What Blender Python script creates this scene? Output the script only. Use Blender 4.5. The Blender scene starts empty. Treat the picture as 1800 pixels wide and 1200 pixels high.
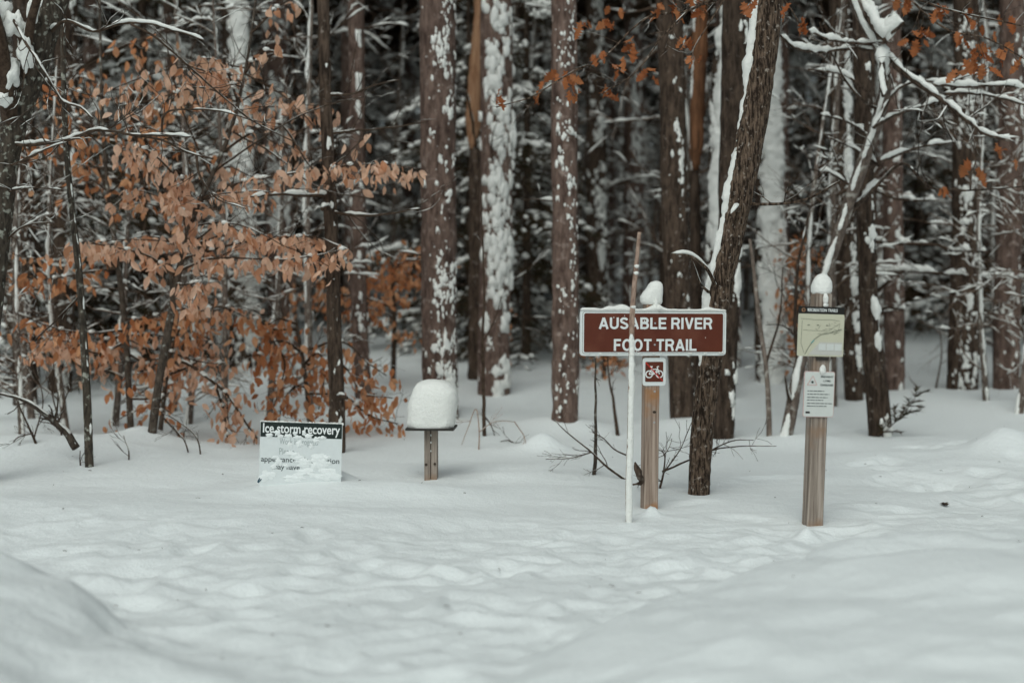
import bpy, math, random
import numpy as np
from mathutils import Vector, Matrix

# ------------------------------------------------------------------ scene, camera, light
sc = bpy.context.scene
col = sc.collection
R = math.radians
F = 2500.0                      # focal length in photograph pixels (50 mm on 36 mm, 1800 px wide)
CZ = 1.40                       # camera height above the snow at the signs
PITCH = math.atan(107 / F)      # horizon lies 107 px above the middle of the picture

cam_d = bpy.data.cameras.new('camera')
cam = bpy.data.objects.new('camera', cam_d)
col.objects.link(cam)
cam.location = (0, 0, CZ)
cam.rotation_euler = (R(90) - PITCH, 0, 0)
cam_d.lens = 50
cam_d.sensor_width = 36
cam_d.clip_start = 0.1
cam_d.clip_end = 2000
cam_d.dof.use_dof = True
cam_d.dof.focus_distance = 9.2
cam_d.dof.aperture_fstop = 1.05
sc.camera = cam

SUN_EL, SUN_AZ = R(50), R(195)   # overcast: soft light from above and behind the camera
world = bpy.data.worlds.new('World')
sc.world = world
world.use_nodes = True
wn, wl = world.node_tree.nodes, world.node_tree.links
sky = wn.new('ShaderNodeTexSky')
sky.sky_type = 'NISHITA'
sky.sun_disc = False
sky.sun_elevation = SUN_EL
sky.sun_rotation = SUN_AZ
sky.dust_density = 4.0
hs = wn.new('ShaderNodeHueSaturation')
hs.inputs['Saturation'].default_value = 0.22      # cloud cover greys the sky
tint = wn.new('ShaderNodeMixRGB')
tint.blend_type = 'MULTIPLY'
tint.inputs[0].default_value = 1.0
tint.inputs[2].default_value = (0.885, 1.0, 0.99, 1)
wl.new(sky.outputs[0], hs.inputs['Color'])
wl.new(hs.outputs[0], tint.inputs[1])
wl.new(tint.outputs[0], wn['Background'].inputs[0])
wn['Background'].inputs[1].default_value = 0.10

sun_d = bpy.data.lights.new('sun', 'SUN')
sun_d.energy = 1.0
sun_d.angle = R(50)
sun_d.color = (1.0, 0.985, 0.93)
sun = bpy.data.objects.new('sun', sun_d)
col.objects.link(sun)
_d = Vector((math.sin(SUN_AZ) * math.cos(SUN_EL), math.cos(SUN_AZ) * math.cos(SUN_EL), math.sin(SUN_EL)))
sun.rotation_euler = _d.to_track_quat('Z', 'Y').to_euler()

sc.view_settings.view_transform = 'Standard'
sc.view_settings.look = 'None'
sc.view_settings.exposure = -0.23
sc.view_settings.gamma = 1.0
sc.render.engine = 'CYCLES'
sc.cycles.use_denoising = True
sc.cycles.max_bounces = 5
sc.cycles.diffuse_bounces = 3
sc.cycles.transparent_max_bounces = 4
sc.cycles.sample_clamp_indirect = 4

rng = np.random.default_rng(7)
random.seed(7)

# ------------------------------------------------------------------ numeric helpers
def px3(px, py, Y):
    """point at depth Y seen at pixel (px, py)"""
    u, v = (px - 900) / F, (600 - py) / F
    d = np.array([u, math.cos(PITCH) + v * math.sin(PITCH), -math.sin(PITCH) + v * math.cos(PITCH)])
    d = d * (Y / d[1])
    return np.array([0, 0, CZ]) + d

def vnoise(P, seed=0):
    P = np.asarray(P, float)
    I = np.floor(P).astype(np.int64)
    f = P - I
    f = f * f * (3 - 2 * f)
    def h(ix, iy, iz):
        n = (ix * 374761393 + iy * 668265263 + iz * 1274126177 + seed * 974634777) & 0xffffffff
        n = ((n ^ (n >> 13)) * 1274126177) & 0xffffffff
        n = n ^ (n >> 16)
        return (n & 0xffff) / 32767.5 - 1
    out = 0
    for dx in (0, 1):
        wx = f[..., 0] if dx else 1 - f[..., 0]
        for dy in (0, 1):
            wy = f[..., 1] if dy else 1 - f[..., 1]
            for dz in (0, 1):
                wz = f[..., 2] if dz else 1 - f[..., 2]
                out = out + wx * wy * wz * h(I[..., 0] + dx, I[..., 1] + dy, I[..., 2] + dz)
    return out

def fbm(P, octv=3, seed=0):
    P = np.asarray(P, float)
    s, a, out = 1.0, 1.0, 0
    for i in range(octv):
        out = out + a * vnoise(P * s, seed + i * 11)
        s *= 2.03
        a *= 0.5
    return out

def sstep(a, b, x):
    t = np.clip((x - a) / (b - a), 0, 1)
    return t * t * (3 - 2 * t)

# ------------------------------------------------------------------ snow height field
def g0(px, py):
    d = px3(px, py, 1.0) - np.array([0, 0, CZ])
    t = -CZ / d[2]
    return d[0] * t, d[1] * t

MOUNDS = []
def mound(px, py, sx, sy, amp):
    x, y = g0(px, py)
    MOUNDS.append((x, y, sx, sy, amp))
mound(560, 868, .50, .35, .07); mound(745, 868, .45, .3, .07); mound(110, 800, 1.3, .6, .16)
mound(255, 792, .22, .25, .10); mound(775, 741, .5, .5, .10); mound(1225, 750, .5, .4, .12)
mound(995, 756, .45, .4, .12); mound(955, 792, .16, .14, .13); mound(1765, 800, .30, .35, .20)
mound(1690, 800, .9, .8, .06); mound(1418, 928, .13, .10, .04); mound(1416, 934, .055, .06, .07); mound(1400, 770, .5, .4, .08)
mound(1140, 897, .12, .08, .02); mound(1146, 899, .045, .05, .055); mound(1228, 872, .20, .10, .03); mound(350, 830, 1.0, .5, .06); mound(900, 830, .8, .4, .05)
mound(1560, 800, .5, .3, .05); mound(40, 905, .9, .5, .07); mound(650, 905, .8, .35, .05)
mound(588, 857, .17, .11, .085); mound(496, 857, .20, .11, .055); mound(545, 860, .10, .10, .02); mound(1640, 840, .5, .4, -.09); mound(1720, 880, .5, .4, -.07)

BX = np.array([-9, -4, -2.5, -2.1, -1.75, -1.5, -1.2, -.9, -.5, -.2, 0, .43, .95, 1.55, 2.5, 4, 9])
BY = np.array([7.0, 6.4, 6.0, 5.85, 5.7, 5.25, 4.95, 4.7, 4.4, 4.25, 4.6, 5.4, 5.95, 6.45, 6.9, 7.3, 8])
BH = np.array([.24, .28, .33, .34, .24, .13, .09, .06, .03, .03, .08, .14, .18, .21, .25, .27, .27])
frng = np.random.default_rng(31)
FOOT = []
for k in range(330):
    x = frng.uniform(-4.2, 4.2)
    y = frng.uniform(4.3, 8.1) if k < 260 else frng.uniform(8.2, 13)
    if k >= 260:
        x = frng.normal(.325 * y, .45)
    elif frng.random() < .55:   # the main trodden line crosses the frame below the signs
        y = 6.6 + .18 * x * .6 + frng.normal(0, .55)
    FOOT.append((x, y, frng.uniform(0, 3.14), frng.uniform(.10, .22), frng.uniform(.06, .12), frng.uniform(.008, .030)))

def H(x, y):
    x = np.asarray(x, float); y = np.asarray(y, float)
    Q = np.stack([x, y, np.zeros_like(x)], -1)
    z = .05 * fbm(Q * .33, 2, 3) + .02 * fbm(Q * 1.1, 2, 9)
    z = z + .056 * np.clip(y - 12.5, 0, 40) * sstep(12, 16, y)
    near = sstep(14, 8, y)
    for (mx, my, sx, sy, a) in MOUNDS:
        z = z + a * np.exp(-((x - mx) / sx) ** 2 - ((y - my) / sy) ** 2)
    yc = np.interp(x, BX, BY) + .12 * vnoise(Q * np.array([2.2, 0, 0]) + 5.3, 4) + .16 * fbm(Q * np.array([3.0, 3.0, 0]) + 2.3, 3, 14)
    hh = np.interp(x, BX, BH)
    bank = sstep(.55, -.22, y - yc)
    z = z + bank * hh * (1 - .35 * sstep(5, 3, y)) - sstep(3.2, 2.2, y) * .5
    tro = sstep(9.0, 7.6, y) * (1 - .85 * bank) * sstep(2.5, 4, y)
    Wq = Q + .22 * np.stack([vnoise(Q * 2.1, 71), vnoise(Q * 2.1 + 9, 72), 0 * x], -1)
    rid = 1 - np.abs(fbm(Wq * np.array([1.7, 2.6, 1]), 2, 33)) * 1.2
    rid2 = 1 - np.abs(fbm(Wq * np.array([3.4, 5.0, 1]) + 7, 2, 35)) * 1.2
    z = z + tro * (.85 + .45 * vnoise(Q * .8, 77)) * (.010 * fbm(Wq * np.array([1.3, 2.0, 1]), 3, 21) + .020 * np.clip(rid, 0, 1) ** 1.5 + .019 * np.clip(rid2, 0, 1) ** 2 - .02)
    z = z + bank * .042 * fbm(Wq * np.array([1.2, 1.8, 1]) + 3, 4, 61)
    z = z + (1 - tro) * near * .010 * fbm(Wq * np.array([1.2, 3.2, 1]), 3, 51)
    z = z + .0060 * near * (fbm(Q * 8, 3, 41)) * (.45 + tro)
    if x.size > 50:
        for (fx, fy, a, l, w, d) in FOOT:
            m = (np.abs(x - fx) < .55) & (np.abs(y - fy) < .55)
            if not m.any():
                continue
            dx, dy = x[m] - fx, y[m] - fy
            u = (dx * math.cos(a) + dy * math.sin(a)) / l
            v = (-dx * math.sin(a) + dy * math.cos(a)) / w
            q = u * u + v * v
            add = -1.3 * d * np.exp(-q * q) + .45 * d * np.exp(-(np.sqrt(q) - 1.45) ** 2 * 7)
            z[m] += add * (1 - .9 * bank[m]) * .65
    else:
        pass
    return z

def gz(x, y):
    return float(H(np.array([x]), np.array([y]))[0])

def gp(px, py):
    """ground point seen at pixel"""
    d = px3(px, py, 1.0) - np.array([0, 0, CZ])
    x, y = g0(px, py)
    for _ in range(8):
        z = gz(x, y)
        t = (z - CZ) / d[2]
        x, y = d[0] * t, d[1] * t
    return np.array([x, y, gz(x, y)])

# ------------------------------------------------------------------ mesh building
class MB:
    def __init__(s):
        s.v, s.q, s.t, s.n = [], [], [], 0
    def add(s, v, q=None, t=None):
        v = np.asarray(v, float).reshape(-1, 3)
        if q is not None and len(q):
            s.q.append(np.asarray(q, np.int64) + s.n)
        if t is not None and len(t):
            s.t.append(np.asarray(t, np.int64) + s.n)
        s.v.append(v)
        s.n += len(v)
    def arrays(s):
        v = np.concatenate(s.v) if s.v else np.zeros((0, 3))
        q = np.concatenate(s.q) if s.q else np.zeros((0, 4), np.int64)
        t = np.concatenate(s.t) if s.t else np.zeros((0, 3), np.int64)
        return v, q, t
    def merge(s, o, M=None, off=(0, 0, 0)):
        v, q, t = o if isinstance(o, tuple) else o.arrays()
        if M is not None:
            v = v @ np.asarray(M).T
        s.add(v + np.asarray(off), q, t)
    def mesh(s, name, mat, smooth=True, origin=(0, 0, 0)):
        v, q, t = s.arrays()
        v = v - np.asarray(origin)
        me = bpy.data.meshes.new(name)
        me.vertices.add(len(v))
        me.vertices.foreach_set('co', v.astype(np.float32).ravel())
        li = np.concatenate([q.ravel(), t.ravel()]).astype(np.int32)
        me.loops.add(len(li))
        me.loops.foreach_set('vertex_index', li)
        me.polygons.add(len(q) + len(t))
        ls = np.concatenate([np.arange(len(q)) * 4, len(q) * 4 + np.arange(len(t)) * 3]).astype(np.int32)
        me.polygons.foreach_set('loop_start', ls)
        me.polygons.foreach_set('use_smooth', np.full(len(ls), smooth, bool))
        me.update(calc_edges=True)
        if mat:
            me.materials.append(mat)
        return me

def link(name, me, parent=None, loc=(0, 0, 0), kind=None):
    o = bpy.data.objects.new(name, me)
    col.objects.link(o)
    o.location = loc
    if parent is not None:
        o.parent = parent
    if kind:
        o['kind'] = kind
    return o

def part(name, mb, mat, parent, kind=None, smooth=True, local=False):
    """mesh child of parent; vertices are world coordinates unless local"""
    org = (0, 0, 0) if local else tuple(parent.location)
    return link(name, mb.mesh(name, mat, smooth, org), parent, kind=kind)

def thing(name, label, cat, loc, group=None, rot=None):
    o = bpy.data.objects.new(name, None)
    o.empty_display_size = .2
    col.objects.link(o)
    o.location = loc
    if rot is not None:
        o.rotation_euler = rot
    tag(o, label, cat, group)
    return o

def tag(o, label, cat, group=None):
    o['label'] = label
    o['category'] = cat
    if group:
        o['group'] = group

def frames(P):
    T = np.gradient(P, axis=0)
    T = T / (np.linalg.norm(T, axis=1, keepdims=True) + 1e-9)
    m = np.abs(T[:, 2]).mean()
    ref = np.array([1.0, 0, 0]) if m > .75 else np.array([0, 0, 1.0])
    N = np.cross(T, ref)
    ln = np.linalg.norm(N, axis=1, keepdims=True)
    N = np.where(ln > 1e-4, N / (ln + 1e-9), np.array([0, 1.0, 0]))
    B = np.cross(T, N)
    return T, N, B

def ring_quads(m, n, closed=True):
    i = np.arange(m - 1)[:, None]
    j = np.arange(n if closed else n - 1)[None, :]
    a = i * n + j
    b = i * n + (j + 1) % n
    return np.stack([a, b, b + n, a + n], -1).reshape(-1, 4)

def tube(mb, P, Rr, n=6, cap=True, bark=0.0, barkf=(18, 18, 5), seed=0):
    P = np.asarray(P, float)
    Rr = np.broadcast_to(np.asarray(Rr, float), (len(P),))
    T, N, B = frames(P)
    a = np.linspace(0, 2 * math.pi, n, endpoint=False)
    D = np.cos(a)[None, :, None] * N[:, None] + np.sin(a)[None, :, None] * B[:, None]
    rad = Rr[:, None] * np.ones((1, n))
    if bark:
        S = P[:, None] + D * rad[..., None]
        nz = fbm(S * np.array(barkf), 3, seed)
        rad = rad + bark * (np.clip(1 - 1.6 * np.abs(nz), -1, 1))
    V = P[:, None] + D * rad[..., None]
    m = len(P)
    tri = None
    V = V.reshape(-1, 3)
    if cap:
        V = np.concatenate([V, P[:1], P[-1:]])
        j = np.arange(n)
        tri = np.concatenate([np.stack([np.full(n, m * n), (j + 1) % n, j], -1),
                              np.stack([np.full(n, m * n + 1), (m - 1) * n + j, (m - 1) * n + (j + 1) % n], -1)])
    mb.add(V, ring_quads(m, n), tri)

def resample(P, step):
    P = np.asarray(P, float)
    d = np.concatenate([[0], np.cumsum(np.linalg.norm(np.diff(P, axis=0), axis=1))])
    m = max(3, int(d[-1] / step) + 1)
    # smooth (Catmull-Rom) interpolation
    s = np.linspace(0, d[-1], m)
    out = np.empty((m, P.shape[1]))
    if len(P) == 2:
        for k in range(P.shape[1]):
            out[:, k] = np.interp(s, d, P[:, k])
        return out
    tan = np.gradient(P, d, axis=0)
    idx = np.clip(np.searchsorted(d, s, 'right') - 1, 0, len(P) - 2)
    h = (d[idx + 1] - d[idx])
    t = ((s - d[idx]) / h)[:, None]
    h = h[:, None]
    h00, h10, h01, h11 = 2 * t**3 - 3 * t**2 + 1, t**3 - 2 * t**2 + t, -2 * t**3 + 3 * t**2, t**3 - t**2
    return h00 * P[idx] + h10 * h * tan[idx] + h01 * P[idx + 1] + h11 * h * tan[idx + 1]

def snow_on_line(mb, P, Rr, amt, rg, cover=.35, n=7, blob=1.0):
    """lumpy ridge of snow lying on the upper side of a limb"""
    P = np.asarray(P, float)
    if len(P) < 3:
        P = resample(P, np.linalg.norm(P[-1] - P[0]) / 4 + 1e-4)
        Rr = np.linspace(Rr[0], Rr[-1], len(P))
    L = np.linalg.norm(P[-1] - P[0])
    Rr = np.asarray(Rr, float)
    T, N, B = frames(P)
    flat = 1 - np.abs(T[:, 2]) ** 2
    off = rg.uniform(0, 90)
    s = np.concatenate([[0], np.cumsum(np.linalg.norm(np.diff(P, axis=0), axis=1))])
    nz = fbm(np.stack([s * 8 + off, s * 0, s * 0], -1), 3, 5)
    w = np.clip((nz * .9 + cover) * 1.4, 0, 1.25) * flat * blob
    w[0] *= .3
    w[-1] = 0
    if w.max() < .12:
        return
    th = amt * w
    k = np.where(w > .05)[0]
    runs = np.split(k, np.where(np.diff(k) > 1)[0] + 1)
    a = np.linspace(0, 2 * math.pi, n, endpoint=False)
    for r_ in runs:
        lo, hi = max(0, r_[0] - 1), min(len(P) - 1, r_[-1] + 1)
        ii = np.arange(lo, hi + 1)
        if len(ii) < 3:
            continue
        side = np.cross(T[ii], [0, 0, 1.0])
        side /= (np.linalg.norm(side, axis=1, keepdims=True) + 1e-6)
        up = np.cross(side, T[ii])
        tt = th[ii].copy()
        tt[0] *= .2; tt[-1] *= .2
        rw = (Rr[ii] * .95 + tt * .24) * np.clip(tt / (amt * .3), .15, 1)
        rh = tt * .52
        c = P[ii] + up * (Rr[ii] * .8 + tt * .36)[:, None] + rg.normal(0, 1, (len(ii), 3)) * (tt * .10)[:, None]
        V = c[:, None] + np.cos(a)[None, :, None] * side[:, None] * rw[:, None, None] + np.sin(a)[None, :, None] * up[:, None] * rh[:, None, None]
        m = len(ii)
        V = np.concatenate([V.reshape(-1, 3), c[:1], c[-1:]])
        j = np.arange(n)
        tri = np.concatenate([np.stack([np.full(n, m * n), (j + 1) % n, j], -1),
                              np.stack([np.full(n, m * n + 1), (m - 1) * n + j, (m - 1) * n + (j + 1) % n], -1)])
        mb.add(V, ring_quads(m, n), tri)

def trunk_shell(mb, P, Rr, az, wid, amp, thr, f=(9, 9, 6), seed=0, step=.024, n=30, zmax=9.0, bias=.6):
    """snow plastered on one side of a trunk: sinks under the bark where there is none"""
    P = np.asarray(P, float)
    k = P[:, 2] < zmax
    k[:3] = True
    PR = resample(np.concatenate([P[k], np.asarray(Rr)[k][:, None]], 1), step)
    P, Rr = PR[:, :3], PR[:, 3]
    th = np.linspace(-wid, wid, n)
    D = np.stack([np.sin(az + th), -np.cos(az + th), 0 * th], -1)
    S = P[:, None] + D[None] * Rr[:, None, None]
    nz = .75 * fbm(S * np.array(f) * 1.5, 4, seed) + .55 * vnoise(S * np.array([2.5, 2.5, 1.6]), seed + 5) + .25 * vnoise(S * 55, seed + 8)
    e = np.abs(th / wid)
    rowf = np.minimum(np.arange(len(P)), np.arange(len(P))[::-1]) * step / .25
    val = nz + bias * (1 - 2 * e ** 2)[None] - thr - (np.clip(1 - rowf, 0, 1) * 1.6)[:, None]
    off = np.clip(val * 1.3, -1, 1.0) * amp * (.8 + .3 * vnoise(S * 21, seed + 3))
    off = np.where(off < 0, np.maximum(off * 3, -.012), off)
    off[:, 0] = off[:, -1] = -.012
    off[0] = off[-1] = -.012
    V = P[:, None] + D[None] * (Rr[:, None] + off)[..., None]
    # keep only the quads that show
    q = ring_quads(len(P), n, False)
    keep = (off.ravel()[q] > -.006).any(1)
    mb.add(V.reshape(-1, 3), q[keep])

def popcorn(mb, P, Rr, az, wid, n, size, seed, thr=0.0, zmax=8.0, stretch=1.5):
    """small clumps of wind-blown snow stuck to the bark"""
    rg = np.random.default_rng(seed)
    P = np.asarray(P, float); Rr = np.asarray(Rr, float)
    k = np.where(P[:, 2] < zmax)[0]
    s = rg.uniform(0, len(k) - 1.01, n * 3)
    i = s.astype(int); f = (s - i)[:, None]
    c = P[k][i] * (1 - f) + P[k][i + 1] * f
    r = Rr[k][i]
    th = az + np.clip(rg.normal(0, wid, n * 3), -1.7, 1.7)
    D = np.stack([np.sin(th), -np.cos(th), 0 * th], -1)
    p = c + D * r[:, None]
    nz = vnoise(p * np.array([5, 5, 2.2]), seed) + .7 * vnoise(p * np.array([16, 16, 9]), seed + 1)
    ok = np.where(nz > thr)[0][:n]
    for j in ok:
        k_ = size * .8 * min(1.9, rg.lognormal(0, .6)) * (.7 + .5 * max(0, nz[j] - thr))
        V, q, t = SBLOB[rg.integers(0, 6)]
        T = np.array([-D[j, 1], D[j, 0], 0])
        mb.add((V * np.array([k_ * .55, k_ * rg.uniform(.7, 1.2), k_ * stretch * rg.uniform(.6, 1.3)])) @ np.stack([D[j], T, [0, 0, 1.0]]) + p[j] + D[j] * k_ * .15, q, t)

def blob_template(nu=10, nv=7, seed=0, rough=.18):
    u = np.linspace(0, 2 * math.pi, nu, endpoint=False)
    v = np.linspace(0, math.pi, nv)[1:-1]
    V = np.stack([np.outer(np.sin(v), np.cos(u)), np.outer(np.sin(v), np.sin(u)), np.outer(np.cos(v), np.ones(nu))], -1).reshape(-1, 3)
    V = np.concatenate([V, [[0, 0, 1], [0, 0, -1]]])
    V = V * (1 + rough * fbm(V * 1.7 + seed * 7.1, 2, seed))[:, None]
    m = nv - 2
    j = np.arange(nu)
    tri = np.concatenate([np.stack([np.full(nu, m * nu), j, (j + 1) % nu], -1),
                          np.stack([np.full(nu, m * nu + 1), (m - 1) * nu + (j + 1) % nu, (m - 1) * nu + j], -1)])
    q = ring_quads(m, nu)[:, ::-1]
    return V, q, tri

BLOBS = [blob_template(8, 6, s) for s in range(5)]
SBLOB = [blob_template(7, 5, s + 40, .6) for s in range(6)]
BIGBLOB = [blob_template(22, 15, s + 60, .42) for s in range(4)]
def add_blob(mb, c, s, rg, big=None):
    V, q, t = BLOBS[rg.integers(0, 5)] if big is None else big
    a = rg.uniform(0, 6.28)
    ca, sa = math.cos(a), math.sin(a)
    M = np.array([[ca, -sa, 0], [sa, ca, 0], [0, 0, 1]])
    mb.add((V * np.asarray(s)) @ M.T + c, q, t)

# ------------------------------------------------------------------ materials
def nmat(name):
    m = bpy.data.materials.new(name)
    m.use_nodes = True
    nt = m.node_tree
    return m, nt.nodes, nt.links, nt.nodes['Principled BSDF']

def rgb(c):
    return (c[0], c[1], c[2], 1)

def mat_noise(name, c1, c2, scale=(8, 8, 8), detail=5, rough=.85, bump=.0, bdist=.01, lo=.35, hi=.65, c3=None, c3scale=4, c3lo=.6, c3hi=.7, spec=.2, obj_rand=0.0):
    m, N, L, b = nmat(name)
    tc = N.new('ShaderNodeTexCoord')
    mp = N.new('ShaderNodeMapping')
    mp.inputs['Scale'].default_value = scale
    L.new(tc.outputs['Object'], mp.inputs['Vector'])
    nz = N.new('ShaderNodeTexNoise')
    nz.inputs['Scale'].default_value = 1
    nz.inputs['Detail'].default_value = detail
    nz.inputs['Roughness'].default_value = .65
    L.new(mp.outputs[0], nz.inputs['Vector'])
    cr = N.new('ShaderNodeValToRGB')
    cr.color_ramp.elements[0].position = lo
    cr.color_ramp.elements[1].position = hi
    cr.color_ramp.elements[0].color = rgb(c1)
    cr.color_ramp.elements[1].color = rgb(c2)
    L.new(nz.outputs['Fac'], cr.inputs[0])
    out = cr.outputs[0]
    if c3 is not None:
        n2 = N.new('ShaderNodeTexNoise')
        n2.inputs['Scale'].default_value = c3scale
        n2.inputs['Detail'].default_value = 4
        L.new(tc.outputs['Object'], n2.inputs['Vector'])
        r2 = N.new('ShaderNodeMapRange')
        r2.inputs[1].default_value = c3lo
        r2.inputs[2].default_value = c3hi
        L.new(n2.outputs['Fac'], r2.inputs[0])
        mx = N.new('ShaderNodeMixRGB')
        mx.inputs[2].default_value = rgb(c3)
        L.new(r2.outputs[0], mx.inputs[0])
        L.new(out, mx.inputs[1])
        out = mx.outputs[0]
    if obj_rand:
        oi = N.new('ShaderNodeObjectInfo')
        h = N.new('ShaderNodeHueSaturation')
        r3 = N.new('ShaderNodeMapRange')
        r3.inputs[3].default_value = 1 - obj_rand
        r3.inputs[4].default_value = 1 + obj_rand
        L.new(oi.outputs['Random'], r3.inputs[0])
        L.new(r3.outputs[0], h.inputs['Value'])
        L.new(out, h.inputs['Color'])
        out = h.outputs[0]
    L.new(out, b.inputs['Base Color'])
    b.inputs['Roughness'].default_value = rough
    b.inputs['Specular IOR Level'].default_value = spec
    if bump:
        bp = N.new('ShaderNodeBump')
        bp.inputs['Strength'].default_value = bump
        bp.inputs['Distance'].default_value = bdist
        L.new(nz.outputs['Fac'], bp.inputs['Height'])
        L.new(bp.outputs[0], b.inputs['Normal'])
    return m

def mat_leaf(name, stops, trans=.25, rough=.6):
    m, N, L, b = nmat(name)
    oi = N.new('ShaderNodeObjectInfo')
    ge = N.new('ShaderNodeNewGeometry')
    ad = N.new('ShaderNodeMath'); ad.operation = 'ADD'
    fr = N.new('ShaderNodeMath'); fr.operation = 'FRACT'
    L.new(oi.outputs['Random'], ad.inputs[0])
    L.new(ge.outputs['Random Per Island'], ad.inputs[1])
    L.new(ad.outputs[0], fr.inputs[0])
    cr = N.new('ShaderNodeValToRGB')
    cr.color_ramp.elements[0].color = rgb(stops[0])
    cr.color_ramp.elements[1].color = rgb(stops[-1])
    for i, s in enumerate(stops[1:-1]):
        e = cr.color_ramp.elements.new((i + 1) / (len(stops) - 1))
        e.color = rgb(s)
    L.new(fr.outputs[0], cr.inputs[0])
    tc = N.new('ShaderNodeTexCoord')
    nz = N.new('ShaderNodeTexNoise')
    nz.inputs['Scale'].default_value = 60
    L.new(tc.outputs['Object'], nz.inputs['Vector'])
    mr = N.new('ShaderNodeMapRange')
    mr.inputs[3].default_value = .75
    mr.inputs[4].default_value = 1.2
    L.new(nz.outputs['Fac'], mr.inputs[0])
    h = N.new('ShaderNodeHueSaturation')
    L.new(mr.outputs[0], h.inputs['Value'])
    L.new(cr.outputs[0], h.inputs['Color'])
    L.new(h.outputs[0], b.inputs['Base Color'])
    b.inputs['Roughness'].default_value = rough
    b.inputs['Specular IOR Level'].default_value = .2
    tr = N.new('ShaderNodeBsdfTranslucent')
    L.new(h.outputs[0], tr.inputs[0])
    ms = N.new('ShaderNodeMixShader')
    ms.inputs[0].default_value = trans
    L.new(b.outputs[0], ms.inputs[1])
    L.new(tr.outputs[0], ms.inputs[2])
    L.new(ms.outputs[0], N['Material Output'].inputs[0])
    return m

def mat_plain(name, c, rough=.5, var=.06, scale=30):
    d = [max(0, x * (1 - var)) for x in c]
    return mat_noise(name, d, c, (scale, scale, scale), 3, rough, 0, lo=.3, hi=.7, spec=.35)

M = {}
def snow_mat(name, bump, bs, c1=(.79, .825, .825, 1), c2=(.85, .87, .86, 1)):
    m, N, L, b = nmat(name)
    tc = N.new('ShaderNodeTexCoord')
    nz = N.new('ShaderNodeTexNoise')
    nz.inputs['Scale'].default_value = bs
    nz.inputs['Detail'].default_value = 6
    L.new(tc.outputs['Object'], nz.inputs['Vector'])
    n2 = N.new('ShaderNodeTexNoise')
    n2.inputs['Scale'].default_value = 120
    n2.inputs['Detail'].default_value = 2
    L.new(tc.outputs['Object'], n2.inputs['Vector'])
    ad = N.new('ShaderNodeMath'); ad.operation = 'MULTIPLY_ADD'
    ad.inputs[1].default_value = .5
    L.new(n2.outputs['Fac'], ad.inputs[0])
    L.new(nz.outputs['Fac'], ad.inputs[2])
    bp = N.new('ShaderNodeBump')
    bp.inputs['Strength'].default_value = bump
    bp.inputs['Distance'].default_value = .02
    L.new(ad.outputs[0], bp.inputs['Height'])
    L.new(bp.outputs[0], b.inputs['Normal'])
    cr = N.new('ShaderNodeValToRGB')
    cr.color_ramp.elements[0].color = c1
    cr.color_ramp.elements[1].color = c2
    L.new(n2.outputs['Fac'], cr.inputs[0])
    L.new(cr.outputs[0], b.inputs['Base Color'])
    b.inputs['Roughness'].default_value = .75
    b.inputs['Specular IOR Level'].default_value = .15
    return m
M['snow'] = snow_mat('snow', .5, 24)
M['snow_fine'] = snow_mat('snow_clump', .5, 45, (.82, .82, .785, 1), (.87, .865, .825, 1))
M['pine_bark'] = mat_noise('pine_bark', (.065, .040, .032), (.235, .160, .130), (17, 17, 5), 7, .9, 1.0, .03, .36, .67, (.34, .265, .23), 12, .59, .73, obj_rand=.18)
M['dark_bark'] = mat_noise('dark_bark', (.026, .017, .012), (.125, .086, .063), (26, 26, 6), 7, .9, 1.0, .03, .38, .68, (.25, .21, .18), 16, .61, .75, obj_rand=.2)
M['oak_bark'] = mat_noise('oak_bark', (.024, .015, .010), (.20, .138, .098), (62, 62, 13), 4, .9, 1.0, .03, .42, .62, (.40, .34, .29), 34, .60, .72)
M['maple_bark'] = mat_noise('maple_bark', (.07, .052, .042), (.24, .19, .16), (30, 30, 8), 6, .9, .7, .01, .35, .68, (.40, .38, .34), 14, .56, .68, obj_rand=.2)
M['beech_bark'] = mat_noise('beech_bark', (.03, .022, .017), (.11, .085, .066), (40, 40, 18), 5, .85, .4, .006, .35, .68, (.30, .30, .27), 22, .60, .70, obj_rand=.15)
M['lichen_bark'] = mat_noise('lichen_bark', (.022, .018, .014), (.10, .080, .062), (40, 40, 12), 6, .9, .8, .01, .35, .65, (.34, .34, .29), 24, .56, .66)
M['twig'] = mat_noise('twig', (.032, .020, .013), (.090, .060, .042), (30, 30, 30), 4, .9)
M['twig_brown'] = mat_noise('twig_brown', (.065, .040, .027), (.20, .135, .098), (20, 20, 20), 4, .9, obj_rand=.25)
M['split_wood'] = mat_noise('split_wood', (.22, .10, .05), (.46, .27, .16), (40, 40, 3), 6, .8, .5, .01)
M['post'] = mat_noise('post_wood', (.20, .14, .105), (.44, .345, .285), (60, 60, 2.0), 7, .8, .6, .004, .36, .64, (.36, .165, .06), 3.2, .52, .62)
M['post_grey'] = mat_noise('post_wood_grey', (.16, .125, .10), (.41, .345, .295), (55, 55, 1.8), 7, .8, .6, .004, .36, .64, (.27, .18, .125), 4.2, .52, .64)
M['post_dark'] = mat_plain('post_knot', (.045, .03, .02), .8)
M['stick'] = mat_noise('stick_bark', (.20, .13, .10), (.46, .33, .26), (60, 60, 20), 4, .8)
M['needle'] = mat_leaf('needles', [(.020, .020, .009), (.036, .032, .014), (.062, .045, .022), (.09, .048, .024)], .2)
M['needle_dark'] = mat_leaf('needles_dark', [(.020, .015, .008), (.040, .026, .014), (.070, .041, .023)], .15)
M['far_wood'] = mat_leaf('far_wood', [(.045, .034, .022), (.085, .062, .044), (.15, .110, .082)], .1)
M['beech_leaf'] = mat_leaf('beech_leaf', [(.64, .335, .20), (.86, .56, .40), (.90, .62, .47), (.58, .265, .14), (.88, .585, .425)], .45)
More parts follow.
